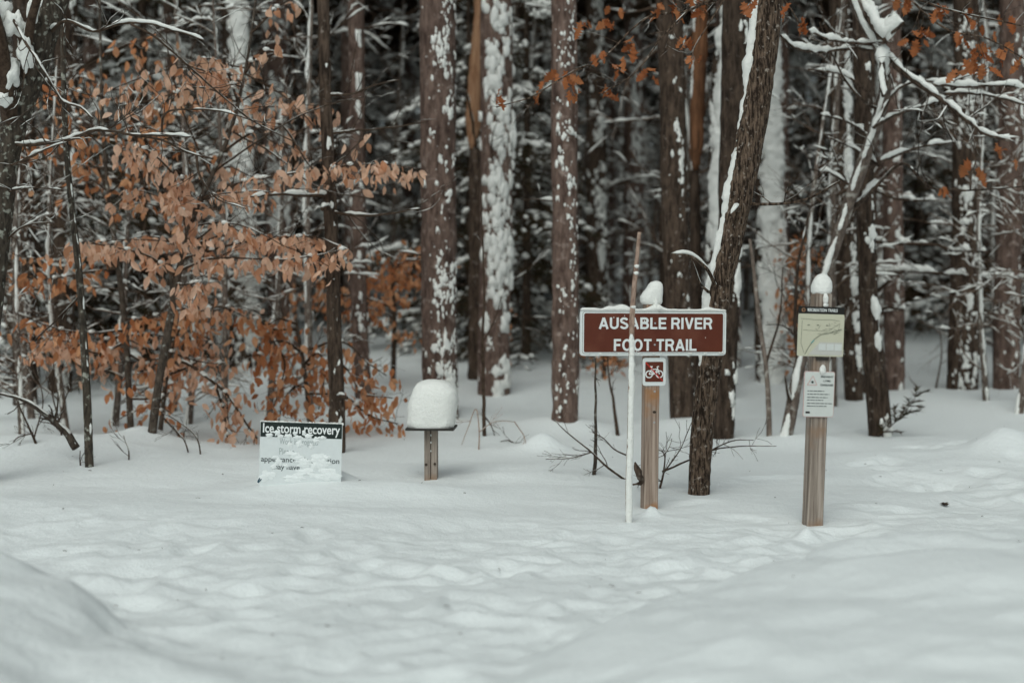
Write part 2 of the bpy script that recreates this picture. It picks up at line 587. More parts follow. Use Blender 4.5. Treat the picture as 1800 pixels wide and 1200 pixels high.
M['rust_leaf'] = mat_leaf('rust_leaf', [(.40, .135, .052), (.62, .27, .125), (.76, .42, .24), (.46, .17, .07), (.70, .36, .19)], .42)
M['oak_leaf'] = mat_leaf('oak_leaf', [(.26, .075, .025), (.38, .13, .048), (.48, .19, .08), (.32, .095, .032)], .3)
M['white_paint'] = mat_plain('white_paint', (.76, .79, .78), .45)
M['letter'] = mat_plain('letter_white', (.80, .82, .81), .4)
M['sign_brown'] = mat_noise('sign_brown', (.098, .022, .011), (.125, .029, .014), (7, 7, 7), 6, .45, .15, .002, .3, .7, (.15, .046, .026), 5, .55, .75, spec=.3)
M['dark_line'] = mat_plain('sign_edge_grey', (.18, .18, .17), .5)
M['red'] = mat_plain('slash_red', (.55, .03, .02), .4)
M['sign_green'] = mat_plain('sign_dark_green', (.012, .022, .019), .35)
M['ink'] = mat_plain('ink', (.035, .05, .05), .5)
M['ink_faint'] = mat_plain('ink_faint', (.36, .40, .40), .5)
M['black'] = mat_plain('map_header_black', (.013, .012, .010), .35)
M['cream'] = mat_plain('map_cream', (.56, .545, .42), .4, .04)
M['map_white'] = mat_plain('map_white', (.64, .66, .63), .4)
M['map_grey'] = mat_plain('map_pale', (.54, .53, .49), .4)
M['map_line'] = mat_plain('map_line', (.20, .21, .16), .5)
M['map_river'] = mat_plain('map_river', (.12, .36, .36), .5)
M['pink'] = mat_plain('sign_pink', (.62, .42, .40), .4)
M['metal'] = mat_noise('galvanised', (.30, .30, .30), (.5, .5, .5), (60, 60, 60), 3, .4)
M['shelf'] = mat_plain('shelf_dark', (.03, .026, .022), .6)
M['logo_blue'] = mat_plain('logo_blue', (.02, .07, .10), .5)

# ------------------------------------------------------------------ the ground
def axis(parts):
    out = [parts[0][0]]
    for a, b, st in parts:
        n = max(1, int(round((b - a) / st)))
        out += list(np.linspace(a, b, n + 1)[1:])
    return np.array(out)
gx = axis([(-600, -120, 80), (-120, -40, 8), (-40, -12, 1.0), (-12, -4.5, .15), (-4.5, 4.5, .03), (4.5, 12, .15), (12, 40, 1.0), (40, 120, 8), (120, 600, 80)])
gy = axis([(-300, -40, 40), (-40, -4, 4), (-4, 3.4, .3), (3.4, 10, .024), (10, 14, .04), (14, 22, .10), (22, 40, .4), (40, 120, 4), (120, 900, 60)])
XX, YY = np.meshgrid(gx, gy)
ZZ = H(XX.ravel(), YY.ravel()).reshape(XX.shape)
mb = MB()
nxg = len(gx)
mb.add(np.stack([XX, YY, ZZ], -1).reshape(-1, 3), ring_quads(len(gy), nxg, False))
link('snow_ground', mb.mesh('snow_ground', M['snow']), kind='structure')

# ------------------------------------------------------------------ signs
def box(mb, c, s, bev=0.0):
    x, y, z = [k / 2 for k in s]
    if not bev:
        V = np.array([[sx * x, sy * y, sz * z] for sz in (-1, 1) for sx, sy in ((-1, -1), (1, -1), (1, 1), (-1, 1))])
        q = [[0, 3, 2, 1], [4, 5, 6, 7], [0, 1, 5, 4], [1, 2, 6, 5], [2, 3, 7, 6], [3, 0, 4, 7]]
        mb.add(V + c, q)
        return
    prism(mb, [(-x + bev, -y), (x - bev, -y), (x, -y + bev), (x, y - bev), (x - bev, y), (-x + bev, y), (-x, y - bev), (-x, -y + bev)], c[2] - z, c[2] + z, (c[0], c[1]))

def prism(mb, poly, z0, z1, off=(0, 0)):
    n = len(poly)
    P = np.array(poly) + np.array(off)
    V = np.concatenate([np.c_[P, np.full(n, z0)], np.c_[P, np.full(n, z1)], [[P[:, 0].mean(), P[:, 1].mean(), z0]], [[P[:, 0].mean(), P[:, 1].mean(), z1]]])
    j = np.arange(n)
    q = np.stack([j, (j + 1) % n, (j + 1) % n + n, j + n], -1)
    t = np.concatenate([np.stack([np.full(n, 2 * n), (j + 1) % n, j], -1), np.stack([np.full(n, 2 * n + 1), j + n, (j + 1) % n + n], -1)])
    mb.add(V, q, t)

def rrect(w, h, r, k=5):
    out = []
    for cx, cy, a0 in ((w / 2 - r, h / 2 - r, 0), (-w / 2 + r, h / 2 - r, 90), (-w / 2 + r, -h / 2 + r, 180), (w / 2 - r, -h / 2 + r, 270)):
        for i in range(k):
            a = R(a0 + 90 * i / (k - 1))
            out.append((cx + r * math.cos(a), cy + r * math.sin(a)))
    return out

def plate(mb, poly, y_front, thick, cx=0, cz=0):
    """flat plate in the xz plane, front at y_front (towards the viewer), thickness back"""
    m2 = MB()
    prism(m2, poly, 0, thick)
    v, q, t = m2.arrays()
    v2 = np.stack([v[:, 0] + cx, y_front + v[:, 2], v[:, 1] + cz], -1)
    mb.add(v2, q[:, ::-1] if len(q) else q, t[:, ::-1])

def text_mesh(s, x0, x1, z0, z1, y, mat, parent, name='lettering', bold=.0, depth=.002, rot=0):
    cu = bpy.data.curves.new('t', 'FONT')
    cu.body = s
    cu.offset = bold
    cu.extrude = .01
    cu.resolution_u = 4
    ob = bpy.data.objects.new('t', cu)
    col.objects.link(ob)
    dg = bpy.context.evaluated_depsgraph_get()
    me = bpy.data.meshes.new_from_object(ob.evaluated_get(dg))
    bpy.data.objects.remove(ob)
    co = np.empty(len(me.vertices) * 3, np.float32)
    me.vertices.foreach_get('co', co)
    co = co.reshape(-1, 3)
    mn, mx = co.min(0), co.max(0)
    t = (co - mn) / (mx - mn)
    X = x0 + t[:, 0] * (x1 - x0)
    Z = z0 + t[:, 1] * (z1 - z0)
    Yv = y + (1 - t[:, 2]) * depth
    out = np.stack([X, Yv, Z], -1).astype(np.float32)
    me.vertices.foreach_set('co', out.ravel())
    me.update()
    me.materials.clear()
    me.materials.append(mat)
    return link(name, me, parent)

def arc(cx, cy, rx, ry, a0, a1, n=9):
    return [(cx + rx * math.cos(R(a)), cy + ry * math.sin(R(a))) for a in np.linspace(a0, a1, n)]
SW = .19                        # stroke of the bold sign lettering, in cap heights
h_ = SW / 2
GLYPH = {   # advance width, strokes as centre lines
    'A': (.80, [[(h_ * .75, 0), (.40, 1 - h_ * .2)], [(.80 - h_ * .75, 0), (.40, 1 - h_ * .2)], [(.2, .30), (.6, .30)]]),
    'U': (.76, [[(h_, 1), (h_, .34)] + arc(.38, .34, .38 - h_, .34 - h_ * .85, 180, 360) + [(.76 - h_, .34), (.76 - h_, 1)]]),
    'S': (.70, [arc(.345, .735, .255, .185, 12, 180, 9) + arc(.345, .72, .255, .17, 190, 262, 5) + arc(.35, .28, .265, .20, 82, -90, 11) + arc(.35, .28, .265, .195, 265, 188, 7)]),
    'B': (.74, [[(h_, 0), (h_, 1)], [(h_, 1 - h_ * .85), (.42, 1 - h_ * .85)] + arc(.42, .735, .20, .18, 90, -90) + [(h_, .54)], [(h_, .52), (.45, .52)] + arc(.45, .30, .20, .215, 90, -90) + [(h_, h_ * .85)]]),
    'L': (.62, [[(h_, 0), (h_, 1)], [(h_, h_ * .9), (.62, h_ * .9)]]),
    'E': (.66, [[(h_, 0), (h_, 1)], [(h_, 1 - h_ * .9), (.65, 1 - h_ * .9)], [(h_, .51), (.61, .51)], [(h_, h_ * .9), (.66, h_ * .9)]]),
    'R': (.76, [[(h_, 0), (h_, 1)], [(h_, 1 - h_ * .85), (.45, 1 - h_ * .85)] + arc(.45, .70, .205, .215, 90, -90) + [(h_, .485)], [(.40, .47), (.53, .40), (.66, 0)]]),
    'I': (.20, [[(h_, 0), (h_, 1)]]),
    'V': (.74, [[(h_ * .8, 1), (.37, .02)], [(.74 - h_ * .8, 1), (.37, .02)]]),
    'F': (.60, [[(h_, 0), (h_, 1)], [(h_, 1 - h_ * .9), (.60, 1 - h_ * .9)], [(h_, .50), (.54, .50)]]),
    'O': (.82, [arc(.41, .5, .41 - h_, .5 - h_ * .85, 0, 360, 29)]),
    'T': (.66, [[(0, 1 - h_ * .9), (.66, 1 - h_ * .9)], [(.33, 0), (.33, 1)]]),
    ' ': (.20, [])}
def stroke(mb, pts, w, y, th, T):
    P = np.array(pts, float)
    keep = np.r_[True, np.linalg.norm(np.diff(P, axis=0), axis=1) > 1e-4]
    P = P[keep]
    closed = np.linalg.norm(P[0] - P[-1]) < 1e-3
    d = np.diff(P, axis=0); d /= np.linalg.norm(d, axis=1, keepdims=True)
    d0 = np.concatenate([d[-1:] if closed else d[:1], d]); d1 = np.concatenate([d, d[:1] if closed else d[-1:]])
    n0, n1 = np.stack([-d0[:, 1], d0[:, 0]], -1), np.stack([-d1[:, 1], d1[:, 0]], -1)
    m = n0 + n1; m /= np.linalg.norm(m, axis=1, keepdims=True)
    m /= np.clip((m * n0).sum(1, keepdims=True), .5, 1)
    a, b = P + m * w / 2, P - m * w / 2
    V = []
    for q in (a, b):
        q2 = T(q)
        V.append(np.stack([q2[:, 0], np.full(len(q), y), q2[:, 1]], -1))
    V = np.stack([V[0], V[1], V[1] + [0, th, 0], V[0] + [0, th, 0]], 1).reshape(-1, 3)
    q = ring_quads(len(P), 4)
    ends = np.array([[0, 1, 2, 3], [4 * len(P) - 1, 4 * len(P) - 2, 4 * len(P) - 3, 4 * len(P) - 4]])
    mb.add(V, np.concatenate([q, ends]))
def block_text(s, x0, x1, z0, z1, y, mat, parent):
    gap = .11
    tot = sum(GLYPH[c][0] for c in s) + gap * (len(s) - 1)
    mb = MB()
    x = 0
    i = 0
    for c in s:
        w, st = GLYPH[c]
        for p in st:
            i += 1
            stroke(mb, p, SW, y - .00015 * (i % 7), .002, lambda q, x=x: np.stack([x0 + (q[:, 0] + x) / tot * (x1 - x0), z0 + q[:, 1] * (z1 - z0)], -1))
        x += w + gap
    return part('lettering', mb, mat, parent, smooth=False, local=True)

def snow_cap(levels, seed, noise=.012, n=26, expo=3.2):
    """stacked super-ellipse sections: (z, cx, hx, cy, hy)"""
    lv = np.array(levels, float)
    s = np.arange(len(lv))
    ss = np.linspace(0, len(lv) - 1, (len(lv) - 1) * 4 + 1)
    L2 = resample(np.c_[lv, s * .05], .03) if False else np.stack([np.interp(ss, s, lv[:, k]) for k in range(5)], -1)
    a = np.linspace(0, 2 * math.pi, n, endpoint=False)
    ca, sa = np.cos(a), np.sin(a)
    ex = np.sign(ca) * np.abs(ca) ** (2 / expo)
    ey = np.sign(sa) * np.abs(sa) ** (2 / expo)
    V = np.stack([L2[:, 1:2] + L2[:, 2:3] * ex, L2[:, 3:4] + L2[:, 4:5] * ey, L2[:, :1] * np.ones((1, n))], -1)
    nz = fbm(V * 9 + seed * 3.7, 3, seed)
    nrm = np.stack([ex * np.ones_like(nz), ey * np.ones_like(nz), np.zeros_like(nz)], -1)
    V = V + nrm * (nz * noise)[..., None]
    V[..., 2] += vnoise(V * 8 + 3, seed + 9) * noise * .5 * (L2[:, :1] > lv[0, 0] + .02)
    m = len(L2)
    V = V.reshape(-1, 3)
    V = np.concatenate([V, [V[:n].mean(0)], [V[-n:].mean(0) + np.array([0, 0, .002])]])
    j = np.arange(n)
    tri = np.concatenate([np.stack([np.full(n, m * n), (j + 1) % n, j], -1), np.stack([np.full(n, m * n + 1), (m - 1) * n + j, (m - 1) * n + (j + 1) % n], -1)])
    mb = MB()
    mb.add(V, ring_quads(m, n), tri)
    return mb

def dome(z0, h, hx, hy, cx=0, cy=0, lean=0, top=.25):
    out = [(z0, cx, hx * .93, cy, hy * .93), (z0 + h * .08, cx, hx, cy, hy)]
    for t in np.linspace(.25, 1, 9):
        k = (1 - max(0, (t - top) / (1 - top)) ** 2.6) ** .5 if t < 1 else .12
        out.append((z0 + h * t, cx + lean * t, max(.1, k) * hx, cy, max(.1, k) * hy))
    return out

# --- trail sign: post, big brown board, small no-bicycles plaque
tp = gp(1141, 893)
k = tp[1] / F
ts = thing('trail_sign', 'brown foot trail sign board with white letters on a wooden post', 'trail sign', tuple(tp), rot=(0, R(.5), R(12)))
mb = MB(); box(mb, (0, 0, .50), (.092, .092, 1.60), .006)
part('post', mb, M['post'], ts, smooth=False, local=True)
bw, bh, bc = 260 * k / math.cos(R(12)), 80 * k, (893 - 582) * k
mb = MB(); plate(mb, rrect(bw, bh, .022), -.068, .020, -.004, bc)
board = part('sign_board', mb, M['white_paint'], ts, smooth=False, local=True)
mb = MB(); plate(mb, rrect(bw - .026, bh - .026, .016), -.0695, .0016, -.004, bc)
part('border_line', mb, M['dark_line'], board, smooth=False, local=True)
mb = MB(); plate(mb, rrect(bw - .030, bh - .030, .015), -.0712, .0018, -.004, bc)
part('inner_border', mb, M['white_paint'], board, smooth=False, local=True)
mb = MB(); plate(mb, rrect(bw - .046, bh - .046, .010), -.0732, .0020, -.004, bc)
part('brown_panel', mb, M['sign_brown'], board, smooth=False, local=True)
cxp = lambda px: (px - 1141) * k / math.cos(R(12)) - .026
block_text('AUSABLE RIVER', cxp(1049), cxp(1251), (893 - 575.5) * k, (893 - 555.5) * k, -.0758, M['letter'], board)
block_text('FOOT TRAIL', cxp(1075.5), cxp(1223), (893 - 613.5) * k, (893 - 593) * k, -.0758, M['letter'], board)
# bolts
for bz in (bc + .06, bc - .075):
    mb = MB(); m2 = MB(); prism(m2, [(math.cos(a) * .006, math.sin(a) * .006) for a in np.linspace(0, 6.28, 8, endpoint=False)], 0, .005)
    v, q, t = m2.arrays(); mb.add(np.stack([v[:, 0], -.0775 + v[:, 2], v[:, 1] + bz], -1), q[:, ::-1], t[:, ::-1])
    part('bolt', mb, M['metal'], board, smooth=False, local=True)
# plaque
pw, pc, pcx = 41 * k / math.cos(R(12)), (893 - 650.5) * k, cxp(1148) + .006
mb = MB(); plate(mb, rrect(pw, 49 * k, .018), -.052, .006, pcx, pc)
plq = part('bicycle_plaque', mb, M['white_paint'], ts, smooth=False, local=True)
pk = 33 * k / math.cos(R(12))
mb = MB(); plate(mb, rrect(pk * .97, 35 * k, .006), -.0538, .0018, pcx, pc)
part('brown_panel', mb, M['sign_brown'], plq, smooth=False, local=True)
mb = MB()
def bar(mb, a, b, w, y, th=.0012):
    a, b = np.array(a), np.array(b)
    d = (b - a) / np.linalg.norm(b - a)
    nn = np.array([-d[1], d[0]]) * w / 2
    poly = [a - nn, b - nn, b + nn, a + nn]
    plate(mb, [tuple(p) for p in poly], y, th)
def ring(mb, c, r, w, y, th=.0012, n=20):
    a = np.linspace(0, 2 * math.pi, n, endpoint=False)
    V = []
    for rr, yy in ((r - w / 2, y), (r + w / 2, y), (r + w / 2, y + th), (r - w / 2, y + th)):
        V.append(np.stack([c[0] + rr * np.cos(a), np.full(n, yy), c[1] + rr * np.sin(a)], -1))
    V = np.stack(V, 1).reshape(-1, 3)
    q = []
    for i in range(n):
        for j in range(4):
            q.append([i * 4 + j, ((i + 1) % n) * 4 + j, ((i + 1) % n) * 4 + (j + 1) % 4, i * 4 + (j + 1) % 4])
    mb.add(V, q)
u = pk / 32.0
bp = lambda x, z: (pcx + (x - 16) * u, pc + (16 - z) * u)
yb = -.0556
ring(mb, bp(7.0, 20), 5.6 * u, 2.0 * u, yb)
ring(mb, bp(25, 20), 5.6 * u, 2.0 * u, yb)
for a, b in (((7, 20), (11.5, 11)), ((11.5, 11), (15.5, 20)), ((15.5, 20), (7, 20)), ((11.0, 12), (21.5, 11.5)), ((15.5, 20), (21.5, 11.5)), ((25, 20), (20.5, 7.5)), ((11.5, 11), (10.5, 7.5)), ((8, 7.3), (13, 7.3)), ((20.5, 7.5), (24, 7.2))):
    bar(mb, bp(*a), bp(*b), 1.7 * u, yb - .0003 * random.random())
part('bicycle_symbol', mb, M['letter'], plq, smooth=False, local=True)
mb = MB(); bar(mb, bp(.8, .5), bp(31, 31.5), 1.7 * u, yb - .0016, .0010)
part('red_slash', mb, M['red'], plq, smooth=False, local=True)
# bolt heads and knots on the post
for (pz, kind_) in ((pc - .125, 'metal'), (pc - .32, 'metal'), (pc - .255, 'knot')):
    mb = MB(); m2 = MB(); r_ = .007 if kind_ == 'metal' else .012
    prism(m2, [(math.cos(a) * r_, math.sin(a) * r_ * (1 if kind_ == 'metal' else .7)) for a in np.linspace(0, 6.28, 9, endpoint=False)], 0, .004)
    v, q, t = m2.arrays(); mb.add(np.stack([v[:, 0] + .012, -.0485 + v[:, 2], v[:, 1] + pz], -1), q[:, ::-1], t[:, ::-1])
    part('bolt' if kind_ == 'metal' else 'knot', mb, M['metal'] if kind_ == 'metal' else M['post_dark'], ts, smooth=False, local=True)
# snow along the top edge of the board
rs = np.random.default_rng(3)
mb = MB()
xs = np.linspace(-bw / 2 - .002, bw / 2 - .006, 90)
hgt = .007 + .007 * np.clip(fbm(np.stack([xs * 7, xs * 0, xs * 0], -1), 3, 2) + .2, 0, 1)
hgt += .030 * np.exp(-((xs + .215) / .055) ** 2) + .016 * np.exp(-((xs + .30) / .03) ** 2) + .012 * np.exp(-((xs - .355) / .035) ** 2) + .03 * np.exp(-((xs - .01) / .05) ** 2)
hgt[[0, -1]] = .002
a = np.linspace(0, 2 * math.pi, 9, endpoint=False)
top = bc + bh / 2
V = np.stack([xs[:, None] * np.ones(9), -.058 + .017 * np.cos(a)[None] * np.ones((90, 1)), top - .002 + np.where(np.sin(a) > 0, np.sin(a) * hgt[:, None], np.sin(a) * .005)], -1)
mb.add(V.reshape(-1, 3), ring_quads(90, 9)[:, ::-1])
# thin crust on the left post side above the board
add_blob(mb, np.array([.012, -.05, top + .03]), (.028, .012, .045), rs)
add_blob(mb, np.array([.02, -.053, top + .012]), (.05, .018, .022), rs)
for _ in range(12):
    add_blob(mb, np.array([rs.uniform(-bw / 2, bw / 2), -.0745, bc + rs.uniform(-.5, .5) * bh]), np.array([.004, .002, .004]) * rs.uniform(.4, 1.4), rs)
for _ in range(16):
    add_blob(mb, np.array([rs.uniform(-bw / 2, bw / 2), -.0735, bc - bh * .5 + .012 + rs.uniform(0, .006)]), np.array([.012, .003, .004]) * rs.uniform(.5, 1.6), rs)
part('snow_crust', mb, M['snow_fine'], ts, kind='stuff', local=True)
# cap on the post
Rz = Matrix.Rotation(R(12), 3, 'Z')
cap = snow_cap([(0, 0, .058, 0, .05), (.015, -.002, .068, 0, .056), (.045, -.004, .069, 0, .058), (.075, .006, .062, 0, .056), (.10, .018, .050, 0, .050), (.125, .024, .040, 0, .042), (.14, .026, .028, 0, .03), (.147, .027, .008, 0, .008)], 4, .004, expo=2.6)
o = link('snow_heap', cap.mesh('snow_heap', M['snow_fine']), loc=(tp[0] + .012, tp[1], tp[2] + 1.298))
o.rotation_euler = (0, 0, R(12))
tag(o, 'lopsided snow cap on the post of the brown trail sign', 'snow cap', 'snow caps on posts')

# --- map post on the right
mp_ = gp(1428, 922)
k = mp_[1] / F
ms = thing('map_post', 'wooden post carrying a pale trail map and a white notice', 'sign post', tuple(mp_), rot=(0, R(1.8), R(9)))
mb = MB(); box(mb, (0, 0, .485), (.098, .098, 1.76), .006)
part('post', mb, M['post_grey'], ms, smooth=False, local=True)
Z = lambda py: (922 - py) * k + .015
mw = 84 * k
mcx = (1442 - 1437) * k - .034
mb = MB(); plate(mb, rrect(mw, 74 * k, .008), -.062, .008, mcx, Z(590.5))
mpp = part('trail_map', mb, M['cream'], ms, smooth=False, local=True)
mb = MB(); plate(mb, rrect(mw * .995, 12.5 * k, .004), -.0625, .009, mcx, Z(547.2))
part('map_header', mb, M['black'], mpp, smooth=False, local=True)
text_mesh('RECREATION TRAILS', mcx - .31 * mw, mcx + .34 * mw, Z(549.5), Z(544), -.0640, M['letter'], mpp, bold=.02)
mb = MB(); ring(mb, (mcx - .40 * mw, Z(547)), .009, .005, -.0640)
part('header_emblem', mb, M['split_wood'], mpp, smooth=False, local=True)
mb = MB(); plate(mb, [(-.26 * mw, -.115), (.47 * mw, -.115), (.47 * mw, -.040), (-.02 * mw, -.040)], -.0632, .0012, mcx, Z(590.5))
part('map_legend', mb, M['map_grey'], mpp, smooth=False, local=True)
for i in range(3):
    mb = MB(); plate(mb, rrect(mw * .155, .038, .002), -.0646, .0014, mcx + (.035 + .175 * i) * mw, Z(611))
    part('legend_box', mb, M['map_white'], mpp, smooth=False, local=True)
mb = MB()
mpz = Z(590.5)
def pl(mb, pts, w, y=-.0634):
    for i in range(len(pts) - 1):
        bar(mb, (mcx + pts[i][0] * mw, mpz + pts[i][1] * .236), (mcx + pts[i + 1][0] * mw, mpz + pts[i + 1][1] * .236), w, y - .0002 * (i % 3), .0008)
pl(mb, [(-.34, -.48), (-.25, -.28), (-.14, -.1), (0, .02), (.18, .06), (.3, .10), (.45, .16)], .0032, -.0650)
pl(mb, [(-.45, .40), (-.1, .38), (.2, .39), (.4, .36)], .0015)
pl(mb, [(-.42, .35), (-.43, -.2), (-.36, -.44)], .0022)
pl(mb, [(-.4, .12), (-.1, .11), (.15, .1), (.40, .30), (.38, .12)], .0012)
rr = np.random.default_rng(8)
for i in range(26):
    x0, z0 = rr.normal(.2, .12), rr.normal(.14, .07)
    pl(mb, [(x0, z0), (x0 + rr.normal(0, .05), z0 + rr.normal(0, .04))], .0016)
for i in range(3):
    pl(mb, [(-.30 + .20 * i, .245), (-.25 + .20 * i, .245)], .006)
part('map_drawing', mb, M['map_line'], mpp, smooth=False, local=True)
mb = MB(); pl(mb, [(-.21, -.2), (-.15, -.12)], .006, -.0662)
part('map_river', mb, M['map_river'], mpp, smooth=False, local=True)
mb = MB(); box(mb, (.0, -.053, Z(632)), (.075, .014, .016))
part('map_bracket', mb, M['shelf'], ms, smooth=False, local=True)
# the white notice
nw, nh, ncx, ncz = 56 * k, 80 * k, (1438 - 1434) * k - .028, Z(692) - .006
mb = MB(); plate(mb, rrect(nw, nh, .012), -.060, .004, ncx, ncz)
ntc = part('notice', mb, M['pink'], ms, smooth=False, local=True)
mb = MB(); plate(mb, rrect(nw * .965, nh * .975, .010), -.0614, .0014, ncx, ncz)
part('notice_panel', mb, M['map_white'], ntc, smooth=False, local=True)
nx = lambda t: ncx - nw / 2 + t * nw
nzz = lambda t: ncz + nh / 2 - t * nh
for s, x0, x1, z0, z1 in (('PREVENT', .54, .95, .135, .095), ('LYME', .63, .86, .225, .185), ('DISEASE', .54, .95, .315, .275)):
    text_mesh(s, nx(x0), nx(x1), nzz(z0), nzz(z1), -.0626, M['ink'], ntc, bold=.02)
mb = MB()
tri_ = [(.10, .30), (.42, .30), (.28, .10)]
for i in range(3):
    a_, b_ = tri_[i], tri_[(i + 1) % 3]
    bar(mb, (nx(a_[0]), nzz(a_[1])), (nx(b_[0]), nzz(b_[1])), .004, -.0626 - .0001 * i)
part('warning_triangle', mb, M['pink'], ntc, smooth=False, local=True)
mb = MB(); plate(mb, rrect(.010, .014, .004), -.0626, .001, nx(.27), nzz(.235))
bar(mb, (nx(.22), nzz(.25)), (nx(.32), nzz(.22)), .002, -.0628); bar(mb, (nx(.22), nzz(.22)), (nx(.32), nzz(.25)), .002, -.0630)
part('tick_symbol', mb, M['ink'], ntc, smooth=False, local=True)
mb = MB()
for i, (t, e) in enumerate(((.43, .66), (.50, .84), (.57, .78), (.63, .66), (.70, .94), (.76, .78))):
    x = .12
    while x < e:                       # words of unreadable small print
        w_ = rr.uniform(.05, .14)
        bar(mb, (nx(x), nzz(t)), (nx(min(e, x + w_)), nzz(t)), .0042, -.0626)
        x += w_ + .025
part('small_print', mb, M['ink'], ntc, smooth=False, local=True)
mb = MB(); plate(mb, rrect(nw * .14, nh * .04, .001), -.0626, .001, nx(.15), nzz(.90))
part('print_block', mb, M['black'], ntc, smooth=False, local=True)
mb = MB()
add_blob(mb, np.array([.004, -.050, Z(528)]), (.026, .012, .036), rs)
add_blob(mb, np.array([.012, -.051, Z(538)]), (.040, .011, .012), rs)
add_blob(mb, np.array([.006, -.053, Z(652)]), (.030, .016, .032), rs)
part('snow_crust', mb, M['snow_fine'], ms, kind='stuff', local=True)
cap = snow_cap([(0, 0, .050, 0, .05), (.012, 0, .059, 0, .057), (.04, 0, .061, 0, .058), (.07, .002, .056, 0, .054), (.095, .003, .044, 0, .045), (.112, .003, .028, 0, .03), (.119, .003, .008, 0, .008)], 6, .003, expo=2.4)
tops = ms.matrix_basis @ Vector((0, 0, 1.363))
o = link('snow_heap', cap.mesh('snow_heap', M['snow_fine']), loc=tuple(tops))
o.rotation_euler = (0, 0, R(9))
tag(o, 'rounded snow cap on the post with the trail map', 'snow cap', 'snow caps on posts')

# --- low post with a small shelf, buried under a block of snow
bp_ = gp(758, 841)
k = bp_[1] / F
bs = thing('shelf_post', 'short wooden post with a small dark shelf beside the ice storm sign', 'post', tuple(bp_), rot=(0, 0, R(-3)))
ph = (841 - 752) * k
mb = MB(); box(mb, (-.0225, 0, ph / 2 - .2), (.042, .10, ph + .4), .004)
part('post_plank', mb, M['post_grey'], bs, smooth=False, local=True)
mb = MB(); box(mb, (.0235, .004, ph / 2 - .2), (.042, .094, ph + .4), .004)
part('post_plank', mb, M['post_grey'], bs, smooth=False, local=True)
mb = MB(); box(mb, (.004, 0, ph + .006), (84 * k, .30, .014))
part('shelf_board', mb, M['shelf'], bs, smooth=False, local=True)
for (x, z, r_) in ((-.030, .105, .010), (.030, .110, .009)):
    mb = MB(); m2 = MB(); prism(m2, [(math.cos(a) * r_, math.sin(a) * r_) for a in np.linspace(0, 6.28, 9, endpoint=False)], 0, .004)
    v, q, t = m2.arrays(); mb.add(np.stack([v[:, 0] + x, -.0525 + v[:, 2], v[:, 1] + z], -1), q[:, ::-1], t[:, ::-1])
    part('knot', mb, M['post_dark'], bs, smooth=False, local=True)
mb = MB()
for z in (.31, .20, .26):
    add_blob(mb, np.array([.004, -.051, z]), (.006, .004, .008), rs)
part('snow_crust', mb, M['snow_fine'], bs, kind='stuff', local=True)
w = 42 * k
cap = snow_cap([(0, .0, w * .96, 0, .145), (.02, 0, w, 0, .152), (.09, .004, w * 1.015, 0, .155), (.15, .010, w * 1.02, 0, .155), (.20, .016, w * 1.0, 0, .15), (.24, .018, w * .95, .005, .145), (.275, .014, w * .83, .005, .132), (.302, .010, w * .69, .005, .112), (.321, .006, w * .48, .005, .08), (.331, 0, w * .24, 0, .045), (.334, 0, w * .05, 0, .01)], 11, .009, 40, 2.9)
o = link('snow_block', cap.mesh('snow_block', M['snow_fine']), loc=(bp_[0] + .004, bp_[1], bp_[2] + ph + .0125))
o.rotation_euler = (0, 0, R(-3))
tag(o, 'tall rounded block of snow piled on the small shelf', 'snow block')

# --- ice storm recovery sign, half buried
ip = gp(527, 846)
k = ip[1] / F
isg = thing('ice_storm_sign', 'low white sign with a dark green header half buried in snow', 'sign', tuple(ip), rot=(R(-2), R(1.6), R(-2)))
iw = 146 * k
ztop = (846 - 740) * k
M['ice_panel'] = mat_plain('ice_panel', (.70, .735, .735), .5)
mb = MB(); plate(mb, rrect(iw, ztop + .25, .004), 0, .006, 0, (ztop - .25) / 2)
pan = part('sign_panel', mb, M['ice_panel'], isg, smooth=False, local=True)
hh = 26 * k
mb = MB(); plate(mb, rrect(iw * .99, hh, .002), -.0016, .0016, 0, ztop - hh / 2 - .004)
part('header_band', mb, M['sign_green'], pan, smooth=False, local=True)
ix = lambda px: (px - 527) * k
iz = lambda py: (846 - py) * k
text_mesh('Ice storm recovery', ix(459), ix(596), iz(765), iz(743), -.0036, M['letter'], pan, bold=.018)
text_mesh('Work in progress', ix(489), ix(557), iz(783), iz(769), -.0016, M['ink_faint'], pan, bold=-.004)
text_mesh('Please', ix(489), ix(516), iz(798), iz(786), -.0016, M['ink_faint'], pan, bold=-.004)
text_mesh('appearance of vegetation', ix(457), ix(596), iz(814), iz(801.5), -.0016, M['ink'], pan, bold=.004)
text_mesh('may have', ix(478), ix(526), iz(827), iz(815), -.0016, M['ink'], pan, bold=.004)
mb = MB()
def crust(px, py, wpx, hpx, th=.006):
    add_blob(mb, np.array([ix(px), -.004, iz(py)]), (wpx * k / 2, th, hpx * k / 2), rs) if False else crust_patch(px, py, wpx, hpx, th)
def crust_patch(px, py, wpx, hpx, th):
    nu, nv = 24, 5
    a = np.linspace(0, 2 * math.pi, nu, endpoint=False)
    sd = int(px * 7 + py)
    rim = 1 + .42 * fbm(np.stack([np.cos(a) * 2.2 + sd, np.sin(a) * 2.2, a * 0], -1), 3, sd % 50)
    V = []
    for i in range(nv):
        t = (i + .0) / (nv - 1)
        rr_ = (1 - t) if i < nv - 1 else .02
        V.append(np.stack([ix(px) + np.cos(a) * rim * rr_ * wpx * k / 2, np.full(nu, -.001 - th * math.sin(math.pi / 2 * t)) , iz(py) + np.sin(a) * rim * rr_ * hpx * k / 2], -1))
    mb.add(np.concatenate(V), ring_quads(nv, nu)[:, ::-1] if False else ring_quads(nv, nu))
